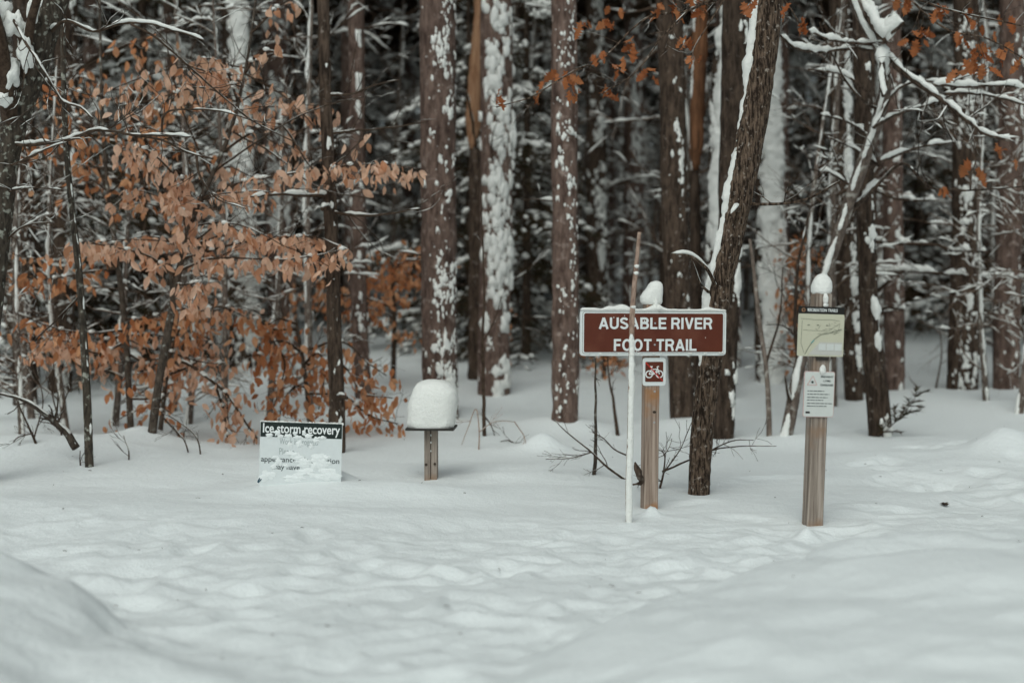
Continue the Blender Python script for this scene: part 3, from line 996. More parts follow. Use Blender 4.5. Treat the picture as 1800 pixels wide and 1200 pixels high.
for c in ((470, 765, 14, 8), (484, 759, 11, 12), (490, 766, 12, 7), (505, 764, 14, 9), (516, 760, 9, 8), (523, 766, 17, 8), (532, 758, 9, 9), (541, 764, 13, 9), (556, 767, 14, 6), (566, 766, 12, 7),
          (508, 780, 8, 13), (525, 778, 11, 14), (546, 781, 9, 10), (515, 797, 26, 13), (553, 772, 10, 8),
          (482, 803, 9, 8), (488, 810, 12, 13), (522, 803, 20, 9), (533, 810, 30, 14), (558, 807, 34, 24), (572, 801, 12, 10), (578, 811, 9, 5), (480, 819, 12, 11), (502, 817, 9, 6), (540, 828, 40, 16), (470, 836, 30, 18), (575, 832, 44, 20), (512, 838, 36, 14)):
    crust(*c)
part('snow_crust', mb, M['snow'], pan, kind='stuff', local=True)
mb = MB(); bar(mb, (ix(452), iz(848)), (ix(456), iz(840)), .008, -.003); bar(mb, (ix(453), iz(849)), (ix(459), iz(842)), .006, -.0034)
part('corner_logo', mb, M['logo_blue'], pan, smooth=False, local=True)
mb = MB(); add_blob(mb, np.array([ix(600), .003, ztop - .003]), (.008, .008, .009), rs)
for t in np.linspace(-.48, .48, 24):
    add_blob(mb, np.array([t * iw, .003, ztop + .0005]), (.02, .006, .004 + .003 * rs.random()), rs)
part('top_snow', mb, M['snow_fine'], pan, kind='stuff', local=True)

# ------------------------------------------------------------------ leaves
def beech_leaf_mesh(seed):
    rg = np.random.default_rng(seed)
    ts_ = np.array([0, .12, .3, .5, .7, .88, 1.0])
    wd = np.array([.03, .55, .95, 1.0, .75, .35, .02]) * .29
    curl = rg.uniform(-.6, .8)
    fold = rg.uniform(.1, .85)
    V = []
    for t, w_ in zip(ts_, wd):
        y = curl * math.sin(t * 2.2) * .35
        for s in (-1, 0, 1):
            V.append((s * w_ * math.cos(fold), y - abs(s) * w_ * math.sin(fold) + rg.normal(0, .012), -t))
    q = []
    for i in range(len(ts_) - 1):
        for s in (0, 1):
            a_ = i * 3 + s
            q.append([a_, a_ + 1, a_ + 4, a_ + 3])
    m = MB(); m.add(V, q)
    return m

def oak_leaf_mesh(seed):
    rg = np.random.default_rng(seed)
    # lobed outline: midrib plus lobes
    rows = 13
    V, q = [], []
    curl = rg.uniform(-.3, .4)
    for i in range(rows):
        t = i / (rows - 1)
        env = math.sin(math.pi * min(1, t * .92 + .06)) ** .8
        lob = .5 + .5 * math.cos(i * math.pi)
        w_ = .34 * env * (.38 + .62 * lob) + .015
        y = curl * t * t * .5
        tip = .06 * lob
        for s in (-1, 0, 1):
            V.append((s * w_, y + abs(s) * w_ * rg.uniform(-.7, .5), -t + abs(s) * tip))
    for i in range(rows - 1):
        for s in (0, 1):
            a_ = i * 3 + s
            q.append([a_, a_ + 1, a_ + 4, a_ + 3])
    m = MB(); m.add(V, q)
    return m

BL = [beech_leaf_mesh(s).mesh('beech_leaf', M['beech_leaf']) for s in range(8)]
RL = [beech_leaf_mesh(s + 20).mesh('rust_leaf', M['rust_leaf']) for s in range(6)]
OL = [oak_leaf_mesh(s).mesh('oak_leaf', M['oak_leaf']) for s in range(7)]
BL_A = [beech_leaf_mesh(s).arrays() for s in range(6)]

LEAFN, LEAFX = {}, {}
def put_leaf(meshes, parent, p, size, rg, tilt=.5, name='leaf'):
    LEAFN[parent.name] = LEAFN.get(parent.name, 0) + 1
    if LEAFN[parent.name] > 300:       # past 300 of one part: the rest is one mass
        me = meshes[0].materials[0]
        key = (parent.name, me.name)
        if key not in LEAFX:
            LEAFX[key] = (MB(), parent, me)
        leaf_mass(LEAFX[key][0], [p], size, rg, tilt)
        return
    o = bpy.data.objects.new(name, meshes[rg.integers(0, len(meshes))])
    col.objects.link(o)
    o.parent = parent
    o.location = tuple(np.asarray(p) - np.array(parent.location))
    o.rotation_euler = (rg.normal(0, tilt), rg.normal(0, tilt), rg.uniform(0, 6.28))
    s = size * rg.uniform(.55, 1.3)
    o.scale = (s * rg.uniform(.85, 1.1), s, s)
    return o

def leaf_mass(mb, pts, size, rg, tilt=.5):
    for p in pts:
        V, q, t = BL_A[rg.integers(0, len(BL_A))]
        e = Matrix.Rotation(rg.uniform(0, 6.28), 3, 'Z') @ Matrix.Rotation(rg.normal(0, tilt), 3, 'Y') @ Matrix.Rotation(rg.normal(0, tilt), 3, 'X')
        mb.add((V * size * rg.uniform(.7, 1.25)) @ np.array(e).T + p, q)

# ------------------------------------------------------------------ trees
def polyline(pts):
    return np.array([px3(*p) for p in pts])

def grow(lines, p, d, L, r, depth, rg, kids=(3, 6), spread=.9, up=.15, wob=.16, ratio=.55, seg=.12, rmin=.0012):
    n = max(3, int(L / seg))
    P = [np.array(p, float)]
    d = np.array(d, float); d /= np.linalg.norm(d)
    for i in range(n):
        d = d + rg.normal(0, wob, 3) + np.array([0, 0, up * .3])
        d /= np.linalg.norm(d)
        P.append(P[-1] + d * L / n)
    P = np.array(P)
    rad = np.linspace(r, max(rmin, r * .35), len(P))
    lines.append((P, rad, depth))
    if depth <= 0:
        return
    for _ in range(rg.integers(kids[0], kids[1] + 1)):
        t = rg.uniform(.2, 1.0)
        i = min(len(P) - 2, int(t * (len(P) - 1)))
        ax = P[i + 1] - P[i]; ax /= np.linalg.norm(ax)
        rnd = rg.normal(0, 1, 3); rnd -= ax * rnd.dot(ax); rnd /= np.linalg.norm(rnd)
        grow(lines, P[i], ax + rnd * spread, L * ratio * (1.15 - .5 * t) * rg.uniform(.7, 1.2), max(rmin, rad[i] * .6), depth - 1, rg, kids, spread, up, wob, ratio, seg, rmin)

class Tree:
    """collects the parts of one tree: trunk, branches, snow"""
    def __init__(s, name, label, cat, base, bark, group=None):
        s.o = thing(name, label, cat, tuple(base), group)
        s.bark = bark
        s.sn = MB()
        s.limbs = []
        s.new_limb()
        s.rg = np.random.default_rng(abs(hash_(label + name)) % 99991)
    def new_limb(s):
        s.br = MB()
        s.limbs.append(s.br)
    def trunk(s, pts, wpx, n=20, bark=.006, step=.07, top=None, barkf=(18, 18, 5), name='trunk'):
        P = polyline(pts)
        Rr = np.interp(np.arange(len(pts)), np.linspace(0, len(pts) - 1, len(wpx)), wpx) * .5 * np.array([p[2] for p in pts]) / F
        PR = np.c_[P, Rr]
        b = PR[0].copy(); d = PR[0, :3] - PR[1, :3]; d /= np.linalg.norm(d)
        b[:3] += d * .35; b[3] *= 1.08
        PR = np.concatenate([[b], PR])
        if top:
            e = PR[-1].copy(); d = PR[-1, :3] - PR[-2, :3]; d /= np.linalg.norm(d)
            d = d * .5 + np.array([0, 0, .5]); d /= np.linalg.norm(d)
            e[:3] += d * ((top - e[2]) / max(.2, d[2])); e[3] *= .45
            PR = np.concatenate([PR, [e]])
        PR = resample(PR, step)
        s.P, s.R = PR[:, :3], PR[:, 3]
        m = MB()
        tube(m, s.P, s.R, n, True, bark, barkf, int(s.rg.integers(0, 999)))
        part(name, m, s.bark, s.o)
        return s
    def shell(s, az, wid, amp, thr, **kw):
        kw.setdefault('seed', int(s.rg.integers(0, 9999)))
        trunk_shell(s.sn, s.P, s.R, az, wid, amp, thr, **kw)
        return s
    def limb(s, pts, w0, w1, snow=.0, cover=.35, twigs=0, tl=.5, tdepth=1, step=.035, blob=1.0, tsnow=.3, up=.1):
        s.new_limb()
        P = resample(polyline(pts), step)
        k_ = np.mean([p[2] for p in pts]) / F
        P = P + .006 * np.stack([vnoise(P * 9, 1), vnoise(P * 9, 2), vnoise(P * 9, 3)], -1)
        rad = np.linspace(w0, w1, len(P)) * .5 * k_
        tube(s.br, P, rad, 6)
        if snow:
            if snow < .1: snow *= .62
            snow_on_line(s.sn, P, rad, snow, s.rg, cover, blob=blob)
        for _ in range(twigs):
            i = s.rg.integers(len(P) // 6, len(P) - 1)
            ax = P[i] - P[i - 1]; ax /= np.linalg.norm(ax)
            rnd = s.rg.normal(0, 1, 3); rnd /= np.linalg.norm(rnd)
            ln = []
            grow(ln, P[i], ax * .7 + rnd * .9 + np.array([0, 0, up]), tl * s.rg.uniform(.5, 1.2), max(.0015, rad[i] * .45), tdepth, s.rg, (2, 4), .8, up, .2, .55, .06, .0012)
            s.lines(ln, snow * tsnow)
        return P
    def lines(s, ln, snow=0, cover=.15, n=4):
        for P, rad, d in ln:
            tube(s.br, P, rad, n, False)
            if snow and len(P) > 3:
                snow_on_line(s.sn, resample(P, .05), np.interp(np.linspace(0, 1, len(resample(P, .05))), np.linspace(0, 1, len(rad)), rad), snow, s.rg, cover, 6)
    def close(s, brmat=None):
        for b in s.limbs:
            if b.n:
                part('branch', b, brmat or M['twig'], s.o)
        if s.sn.n:
            part('clinging_snow', s.sn, M['snow_fine'], s.o, kind='stuff')
        return s.o

def hash_(t):
    h = 5381
    for c in t:
        h = (h * 33 + ord(c)) & 0x7fffffff
    return h

def tree(name, label, cat, bpx, bpy_, bark, group=None):
    b = gp(bpx, bpy_)
    t = Tree(name, label, cat, b, bark, group)
    t.Y = b[1]
    return t

def straight(t, pts, dY=0):
    """pixel path (px, py) at the tree's own depth"""
    return [(p[0], p[1], t.Y + dY * i) for i, p in enumerate(pts)]

# --- leaning oak behind the trail sign
t = tree('leaning_oak', 'leaning oak with furrowed dark bark and a snow streak, behind the trail sign', 'tree', 1228, 868, M['oak_bark'])
t.trunk(straight(t, [(1228, 868), (1234, 760), (1243, 680), (1253, 600), (1266, 500), (1288, 400), (1308, 300), (1326, 200), (1340, 100), (1352, 0), (1360, -100)]), [36, 38, 38, 40, 41, 44, 46, 48, 48, 46, 44], 40, .007, .02, 11, (36, 36, 8))
sel = (t.P[:, 2] > .75)
t.P, t.R = t.P[sel], t.R[sel]
t.shell(-1.25, .62, .042, .38, bias=1.0, f=(4, 4, 2.2), zmax=3.9, n=18)
P0 = t.P
t.limb([(1262, 520, t.Y), (1240, 470, t.Y - .2), (1215, 450, t.Y - .25), (1180, 446, t.Y - .3)], 9, 3, .035, .5)
t.limb([(1256, 520, t.Y), (1232, 500, t.Y - .1), (1215, 455, t.Y - .2)], 6, 2, .02, .5)
t.limb([(1310, 358, t.Y), (1370, 358, t.Y - .2), (1420, 350, t.Y - .4), (1465, 325, t.Y - .5), (1480, 318, t.Y - .5)], 7, 3, .012, .05, 3, .4)
t.limb([(1300, 375, t.Y), (1292, 368, t.Y - .2), (1284, 378, t.Y - .25)], 12, 6, .03, .7)
# leafy twigs overhead
oakY = t.Y - .6
tw = [([(1356, -120, t.Y), (1290, -30, oakY), (1210, 18, oakY), (1140, 30, oakY), (1060, 100, oakY), (1000, 130, oakY), (930, 172, oakY), (872, 188, oakY)], 7, 2, 10),
      ([(1210, 18, oakY), (1160, 70, oakY - .1), (1125, 120, oakY - .1), (1060, 165, oakY)], 4, 2, 6),
      ([(1290, -30, oakY), (1235, 60, oakY), (1212, 105, oakY)], 4, 2, 4),
      ([(1360, -120, t.Y), (1480, -90, oakY), (1590, -10, oakY), (1660, 50, oakY), (1740, 70, oakY), (1810, 110, oakY)], 7, 2, 10),
      ([(1600, -5, oakY), (1680, 20, oakY), (1770, 40, oakY), (1840, 60, oakY)], 4, 2, 5),
      ([(1355, -60, t.Y), (1385, 10, oakY), (1412, 50, oakY)], 4, 2, 2)]
for pts, a_, b_, n_ in tw:
    t.limb(pts, a_, b_, .008, .0, n_, .35, 1)
t.close(M['oak_bark'])
rg = np.random.default_rng(77)
for (x, y, n_) in ((1030, 48, 3), (1075, 45, 3), (1110, 82, 3), (1050, 98, 3), (1160, 22, 3), (1188, 22, 3), (1215, 15, 3), (1236, 22, 2), (1207, 75, 3), (1218, 105, 3), (945, 168, 4), (980, 132, 4), (1000, 150, 3), (1006, 180, 4), (1065, 162, 3), (1088, 125, 3), (1132, 132, 3), (1108, 85, 2), (876, 182, 3), (1325, 6, 3), (1392, 22, 2), (1410, 42, 2), (1085, 20, 2),
                  (1610, 70, 4), (1625, 62, 3), (1690, 75, 4), (1700, 110, 4), (1718, 95, 4), (1738, 62, 4), (1755, 40, 3), (1765, 88, 4), (1792, 112, 3), (1600, 15, 4), (1650, 20, 4), (1700, 30, 3), (1580, 8, 3), (1740, 120, 3), (1680, 140, 2)):
    for _ in range(n_):
        p = px3(x + rg.normal(0, 8), y - 8 + rg.normal(0, 7), oakY + rg.normal(0, .06))
        put_leaf(OL, t.o, p, .095, rg, .55)

# --- big red pine behind the snow block, and the others that stand out singly
def pine(label, base, path, w, az, wid, amp, thr, bark='pine_bark', name='pine_tree', top=13, f=(9, 9, 6), bias=.6, n=22, stubs=0, pop=120, psize=.018, pthr=.1):
    t = tree(name, label, 'tree', base[0], base[1], M[bark])
    t.trunk(straight(t, [base] + path), w, n, .012, .06, top, (14, 14, 4))
    P, Rr = t.P.copy(), t.R.copy()
    if amp:
        t.shell(az, wid, amp, thr, f=f, bias=bias, zmax=8)
    if pop:
        popcorn(t.sn, P, Rr, az, wid * .55, pop, psize, int(t.rg.integers(0, 9999)), pthr)
    for _ in range(stubs):
        i = t.rg.integers(len(P) // 8, int(len(P) * .6))
        a_ = t.rg.uniform(0, 6.28)
        d = np.array([math.cos(a_), math.sin(a_), .15])
        ln = []
        t.new_limb()
        grow(ln, P[i], d, t.rg.uniform(.3, 1.0), .012, 1, t.rg, (1, 3), .7, 0, .15, .5, .1)
        t.lines(ln, .035, .2)
    return t

t = pine('thick straight pine with a snow-speckled right side, behind the snow block', (775, 742), [(772, 600), (771, 400), (770, 200), (769, 0)], [62, 60, 60, 60, 62], .55, .95, .034, 1.0, f=(16, 16, 9), bias=.75, stubs=3, pop=1700, psize=.0165, pthr=-.2); t.close()
t = pine('straight pine clumped with snow, right of the thick pine', (868, 706), [(868, 600), (872, 400), (873, 200), (872, 0)], [56, 54, 54, 54, 54], .2, 1.1, .05, .95, f=(8, 8, 5), stubs=6, pop=1100, psize=.034, pthr=-.2); t.close()
t = pine('reddish pine lightly speckled with snow, left of the trail sign board', (993, 754), [(994, 640), (993, 400), (992, 200), (991, 0)], [46, 46, 44, 44, 42], .3, 1.2, .022, 1.25, f=(14, 14, 12), stubs=4, pop=800, psize=.011, pthr=-.1); t.close()
t = pine('stout grey-brown trunk standing between the trail sign and the leaning oak', (1205, 752), [(1198, 640), (1190, 480), (1184, 300), (1180, 100), (1176, 0)], [50, 44, 44, 44, 44], .4, 1.0, .02, 1.0, 'dark_bark', 'forest_tree', stubs=3); t.close()
t = pine('dark trunk whose foot shows just right of the leaning oak', (1271, 770), [(1274, 660), (1280, 500), (1284, 380), (1290, 200), (1294, 0)], [36, 38, 40, 44, 46], .9, .7, .03, .55, 'dark_bark', 'forest_tree'); t.close()
t = pine('tree plastered white with snow behind the right end of the trail sign', (1352, 690), [(1352, 600), (1353, 480), (1352, 380), (1350, 250), (1345, 100), (1340, 0)], [44, 50, 52, 44, 42, 40], .15, 1.25, .07, -.55, 'dark_bark', 'snow_plastered_tree', f=(9, 9, 4), pop=900, psize=.03, pthr=-.5); t.close()
t = pine('upright trunk hung with a broad white snow sheet left of the oak crown', (1262, 715), [(1262, 560), (1266, 400), (1270, 260), (1280, 100), (1290, 0)], [40, 42, 44, 48, 48], .0, 1.2, .06, -.45, 'dark_bark', 'snow_plastered_tree', f=(9, 9, 4), pop=800, psize=.028, pthr=-.5); t.close()
t = pine('dark slim trunk just behind the map post', (1503, 722), [(1497, 600), (1488, 480), (1482, 360), (1478, 200), (1476, 0)], [30, 36, 38, 36, 34], .5, .8, .05, .6, 'dark_bark', 'forest_tree'); t.close()
t = pine('dark leaning trunk with snow lumps on its foot beside the fir sprig', (1548, 766), [(1542, 690), (1532, 600), (1526, 500), (1522, 400), (1518, 200), (1514, 0)], [38, 36, 30, 30, 28], .6, .8, .05, .55, 'dark_bark', 'forest_tree', f=(6, 6, 4)); t.close()
t = pine('trunk standing behind the dark leaning trunk and the fir sprig', (1573, 690), [(1572, 560), (1570, 400), (1568, 200), (1566, 0)], [34, 34, 32, 32], .3, .9, .03, .8, 'pine_bark'); t.close()
t = pine('thick snow-dotted trunk standing where the trampled path bends', (1690, 716), [(1694, 600), (1697, 450), (1698, 300), (1698, 100), (1698, 0)], [56, 50, 46, 44, 42], .0, 1.1, .04, .95, 'dark_bark', 'forest_tree', f=(7, 7, 6), pop=700, psize=.018, pthr=-.05); t.close()
t = pine('straight dark brown pine beyond the snow-dotted trunk at the path', (1768, 688), [(1770, 560), (1774, 400), (1777, 200), (1779, 0)], [44, 44, 42, 40], .3, .9, .02, 1.0, 'pine_bark'); t.close()
t = pine('dark trunk with a wide snow face among the beech saplings', (432, 690), [(430, 600), (428, 500), (425, 400), (420, 250), (415, 100), (412, 0)], [54, 54, 54, 50, 46, 44], .45, .95, .06, -.30, 'dark_bark', 'snow_plastered_tree', f=(9, 9, 6), pop=800, psize=.026, pthr=-.4); t.close()
t = pine('dark trunk behind the leafy saplings with snow on one edge', (105, 700), [(108, 600), (112, 450), (115, 250), (117, 0)], [40, 40, 38, 36], .9, .7, .05, .4, 'dark_bark', 'forest_tree'); t.close()
t = pine('very dark trunk rising behind the bent snowy branch', (45, 720), [(42, 600), (40, 450), (40, 250), (40, 0)], [40, 38, 36, 34], .9, .6, .04, .8, 'dark_bark', 'forest_tree'); t.close()
t = pine('purple-brown trunk behind the slim tree with sawn stubs', (640, 700), [(634, 600), (630, 450), (628, 250), (626, 0)], [28, 26, 26, 26], .3, .8, .03, .7, 'pine_bark', stubs=5); t.close()

# snapped trunk with bare orange wood
t = tree('snapped_trunk', 'broken trunk with a bare orange split strip beside the thick pine', 'tree', 838, 690, M['split_wood'])
t.trunk(straight(t, [(838, 690), (838, 560), (838, 420), (837, 262)]), [30, 28, 26, 20], 14, .02, .08, name='trunk'); 
t.o.children[0].data.materials[0] = M['dark_bark']
m = MB(); P = polyline([(830, 262, t.Y - .05), (834, 180, t.Y), (842, 90, t.Y), (846, -60, t.Y)]); P = resample(P, .08)
tube(m, P, np.interp(np.linspace(0, 1, len(P)), [0, .15, .6, 1], [.02, .085, .09, .07]), 10, True, .02, (20, 20, 2), 4)
part('split_strip', m, M['split_wood'], t.o)
t.limb([(838, 265, t.Y), (870, 245, t.Y), (882, 235, t.Y)], 8, 4, .06, .6)
t.limb([(838, 270, t.Y), (826, 190, t.Y - .2), (820, 160, t.Y - .3)], 6, 4, .06, .6)
t.close()
t = tree('snapped_trunk', 'torn brown trunk with orange wood showing, behind the hanging oak leaves', 'tree', 1226, 712, M['dark_bark'])
t.trunk(straight(t, [(1226, 712), (1224, 560), (1222, 420), (1221, 300)]), [22, 20, 18, 16], 14, .012, .08)
m = MB(); P = resample(polyline([(1222, 300, t.Y), (1226, 200, t.Y), (1230, 90, t.Y), (1234, -60, t.Y)]), .08)
tube(m, P, np.interp(np.linspace(0, 1, len(P)), [0, .12, 1], [.02, .06, .065]), 12, True, .03, (12, 12, 2), 9)
part('split_strip', m, mat_noise('torn_wood', (.06, .028, .016), (.26, .12, .06), (26, 26, 2.5), 5, .85, .5), t.o)
t.P, t.R = P, np.full(len(P), .09)
t.shell(-1.2, .5, .03, .3, f=(4, 4, 2))
t.close()

# --- maple with crossing snow-laden limbs on the right
t = tree('snow_laden_maple', 'crooked grey maple with drooping limbs under thick snow, behind the map post', 'tree', 1382, 768, M['maple_bark'])
Yc = t.Y
t.trunk([(1382, 768, Yc), (1392, 715, Yc), (1402, 660, Yc), (1418, 590, Yc), (1445, 500, Yc - .1), (1478, 400, Yc - .2), (1512, 300, Yc - .3), (1540, 220, Yc - .4), (1556, 150, Yc - .5), (1548, 95, Yc - .6), (1515, 30, Yc - .7), (1480, -60, Yc - .8)], [22, 22, 20, 20, 20, 20, 22, 20, 20, 18, 18, 18], 16, .004, .04, 8, (30, 30, 8))
t.shell(-.5, .8, .035, .10, f=(6, 6, 2.5), bias=.8)
yl = Yc - .6
t.limb([(1392, 715, Yc), (1384, 690, Yc - .1), (1380, 660, Yc - .15)], 8, 3, .05, .8)
t.limb([(1402, 640, Yc), (1398, 560, Yc - .1), (1402, 470, Yc - .1), (1420, 380, Yc)], 8, 4, .03, .4, 3)
L1 = t.limb([(1548, 90, yl), (1590, 130, yl - .2), (1640, 165, yl - .4), (1690, 205, yl - .6), (1730, 235, yl - .7), (1776, 248, yl - .8)], 12, 5, .085, 1.0, 8, .5)
t.limb([(1500, -30, yl), (1530, 20, yl - .1), (1560, 60, yl - .3), (1590, 40, yl - .4)], 12, 6, .13, .9)
t.limb([(1500, -20, yl), (1535, 45, yl - .2), (1558, 75, yl - .3)], 14, 8, .22, 1.2)
t.limb([(1548, 78, yl), (1500, 76, yl - .1), (1460, 70, yl - .2), (1420, 54, yl - .3)], 7, 3, .075, .9, 4)
t.limb([(1550, 88, yl), (1490, 86, yl), (1440, 92, yl - .1), (1400, 84, yl - .2), (1372, 62, yl - .3)], 7, 3, .075, .9, 4)
t.limb([(1640, 150, yl - .3), (1700, 152, yl - .3), (1750, 150, yl - .4), (1810, 156, yl - .4)], 6, 3, .08, .9, 3)
t.limb([(1660, 165, yl - .3), (1720, 165, yl - .3), (1770, 176, yl - .4), (1810, 186, yl - .4)], 6, 3, .07, .9, 3)
t.limb([(1540, 220, yl), (1580, 200, yl + .2), (1630, 185, yl + .3), (1680, 165, yl + .4)], 7, 3, .075, .8, 4)
t.limb([(1535, 225, yl), (1590, 150, yl + .2), (1640, 145, yl + .3), (1670, 160, yl + .3)], 7, 3, .07, .8, 4)
t.limb([(1556, 150, yl), (1550, 110, yl - .2), (1552, 170, yl - .4)], 10, 8, .12, .9)
t.limb([(1512, 300, Yc - .3), (1560, 280, Yc), (1610, 260, Yc + .2), (1680, 250, Yc + .3)], 8, 3, .06, .6, 4)
t.limb([(1490, 370, Yc - .2), (1530, 340, Yc - .4), (1580, 290, Yc - .5), (1640, 330, Yc - .9), (1710, 335, Yc - 1.1), (1800, 328, Yc - 1.2)], 8, 2, .012, .1, 5)
t.limb([(1490, 380, Yc - .2), (1520, 345, Yc - .1), (1545, 325, Yc), (1560, 330, Yc)], 12, 6, .08, .8)
t.limb([(1500, 330, Yc - .2), (1460, 305, Yc), (1425, 298, Yc + .2)], 6, 3, .07, .7, 2)
t.limb([(1555, 200, Yc - .4), (1500, 160, yl), (1460, 90, yl), (1440, 40, yl)], 6, 2, .02, .3, 5)
for (x0, y0, x1, y1) in ((1480, 130, 1420, 122), (1490, 215, 1440, 200), (1500, 260, 1450, 240)):
    t.limb([(x0 + 45, y0 + 30, Yc - .3), (x0, y0, Yc), (x1, y1, Yc + .1)], 6, 3, .07, .6)
rgm = np.random.default_rng(9)
for (x, y, n_) in ((1705, 298, 2), (1714, 312, 2), (1655, 345, 2), (1665, 352, 2), (1768, 272, 1), (1752, 262, 1), (1784, 290, 1)):
    for _ in range(n_):
        put_leaf(OL, t.o, px3(x + rgm.normal(0, 4), y - 12 + rgm.normal(0, 4), Yc - 1.1), .12, rgm, .5)
t.limb([(1705, 335, Yc - 1.1), (1710, 300, Yc - 1.1), (1716, 280, Yc - 1.1)], 3, 2)
t.limb([(1700, 336, Yc - 1.1), (1666, 330, Yc - 1.1)], 3, 2)
t.close(M['dark_bark'])
t = tree('crooked_sapling', 'thin crooked sapling between the trail sign and the map post', 'sapling', 1352, 766, M['maple_bark'])
t.trunk(straight(t, [(1352, 766), (1351, 710), (1346, 640), (1334, 560), (1326, 480), (1318, 420)]), [10, 9, 8, 8, 7, 5], 8, .002, .05)
t.limb([(1346, 640, t.Y), (1370, 560, t.Y), (1376, 470, t.Y)], 5, 2, .02, .2, 4); t.close()

# snowy horizontal boughs at the right
t = tree('bare_tree', 'slim tree holding out level snow-topped branches near the trampled path', 'tree', 1530, 700, M['dark_bark'])
t.trunk(straight(t, [(1530, 700), (1532, 560), (1530, 400), (1528, 200), (1526, 0)]), [26, 24, 22, 22, 20], 12, .006, .08, 9)
for pts in ([(1530, 425), (1580, 428), (1640, 430), (1680, 440), (1735, 442)], [(1532, 480), (1600, 478), (1670, 482), (1745, 488)], [(1530, 330), (1580, 350), (1650, 352)], [(1532, 560), (1560, 540), (1590, 545)], [(1531, 520), (1555, 500), (1568, 490)], [(1530, 380), (1500, 352), (1470, 345)]):
    t.limb([(p[0], p[1], t.Y - .25 * i) for i, p in enumerate(pts)], 8, 3, .095, .45, 3, .4, blob=1.1)
t.close()

# --- left edge tree with lichen
t = tree('lichen_tree', 'dark leaning tree with pale lichen and snow in its forks, beside the beech saplings', 'tree', -56, 850, M['lichen_bark'])
Yl = t.Y
t.trunk(straight(t, [(-56, 850), (-42, 720), (-28, 600), (-15, 480), (-3, 383), (10, 275), (28, 205), (50, 140), (76, 65), (100, -10), (118, -80)]), [52, 50, 48, 48, 46, 46, 46, 48, 46, 44, 44], 32, .006, .03, 9, (30, 30, 9))
t.shell(-.9, .6, .05, .55, f=(4, 4, 2), bias=.7)
tp2 = [(22, 230, Yl), (12, 170, Yl - .15), (2, 90, Yl - .25), (-20, 0, Yl - .3), (-40, -80, Yl - .3)]
t.limb(tp2, 34, 22, .10, .8)
t.limb([(42, 165, Yl), (50, 60, Yl - .2), (72, -20, Yl - .3)], 20, 14, .12, .9)
for c, s in (((18, 128), (.09, .08, .14)), ((44, 90), (.06, .06, .16)), ((22, 45), (.09, .08, .10)), ((58, 20), (.05, .06, .12)), ((8, 170), (.07, .06, .08)), ((0, 20), (.09, .08, .12)), ((30, 40), (.06, .06, .09)), ((12, 110), (.08, .05, .06))):
    add_blob(t.sn, px3(c[0], c[1], Yl - .18), np.array(s) * .72, t.rg, BIGBLOB[t.rg.integers(0, 4)])
t.limb([(14, 256, Yl), (75, 252, Yl - .2), (120, 246, Yl - .3), (165, 229, Yl - .35), (225, 236, Yl - .4), (285, 238, Yl - .4), (336, 241, Yl - .4)], 8, 3, .032, .75, 9, .5, 1)
t.limb([(225, 236, Yl - .4), (285, 246, Yl - .4), (330, 268, Yl - .4), (376, 279, Yl - .4)], 5, 3, .022, .4, 5, .45)
t.limb([(345, 272, Yl - .4), (352, 310, Yl - .4), (370, 340, Yl - .4), (432, 368, Yl - .4)], 5, 2, .015, .2, 4, .4)
t.limb([(285, 238, Yl - .4), (290, 200, Yl - .4), (340, 193, Yl - .4), (390, 196, Yl - .4), (450, 214, Yl - .4)], 4, 2, .022, .5, 6, .4)
t.limb([(8, 296, Yl), (55, 275, Yl - .2), (80, 262, Yl - .3), (118, 250, Yl - .3)], 5, 2, .03, .6, 3)
t.limb([(20, 30, Yl - .2), (45, 75, Yl - .4), (75, 120, Yl - .5), (95, 155, Yl - .5), (108, 178, Yl - .5), (142, 190, Yl - .5), (165, 208, Yl - .5)], 6, 3, .03, .45, 8, .5)
t.limb([(84, 60, Yl), (130, 40, Yl - .3), (160, 54, Yl - .3), (200, 46, Yl - .3), (228, 40, Yl - .3), (300, 52, Yl - .3), (360, 70, Yl - .3)], 7, 2, .035, .6, 8, .5)
t.limb([(230, 42, Yl - .3), (285, 75, Yl - .3), (330, 115, Yl - .3), (385, 165, Yl - .3), (440, 210, Yl - .3), (520, 250, Yl - .3)], 5, 2, .008, .1, 9, .5)
t.limb([(-8, 440, Yl), (50, 395, Yl), (90, 390, Yl)], 5, 2, .02, .3, 4)
t.limb([(2, 340, Yl), (60, 330, Yl - .2), (110, 334, Yl - .2)], 4, 2, .025, .4, 4)
t.close(M['twig'])

# --- slim trees at the left
t = tree('slim_tree', 'slim grey sapling with lichen, rooted in front of the beech saplings', 'sapling', 157, 820, M['lichen_bark'])
t.trunk(straight(t, [(157, 820), (153, 700), (146, 580), (138, 470), (128, 380), (118, 280), (112, 150), (110, 0)]), [15, 14, 13, 12, 11, 10, 9, 8], 12, .002, .03, 5, (40, 40, 12))
t.shell(.9, .6, .01, .7, f=(14, 14, 10))
t.limb([(142, 520, t.Y), (100, 560, t.Y), (60, 600, t.Y)], 4, 2, .01, .2, 5); t.close()

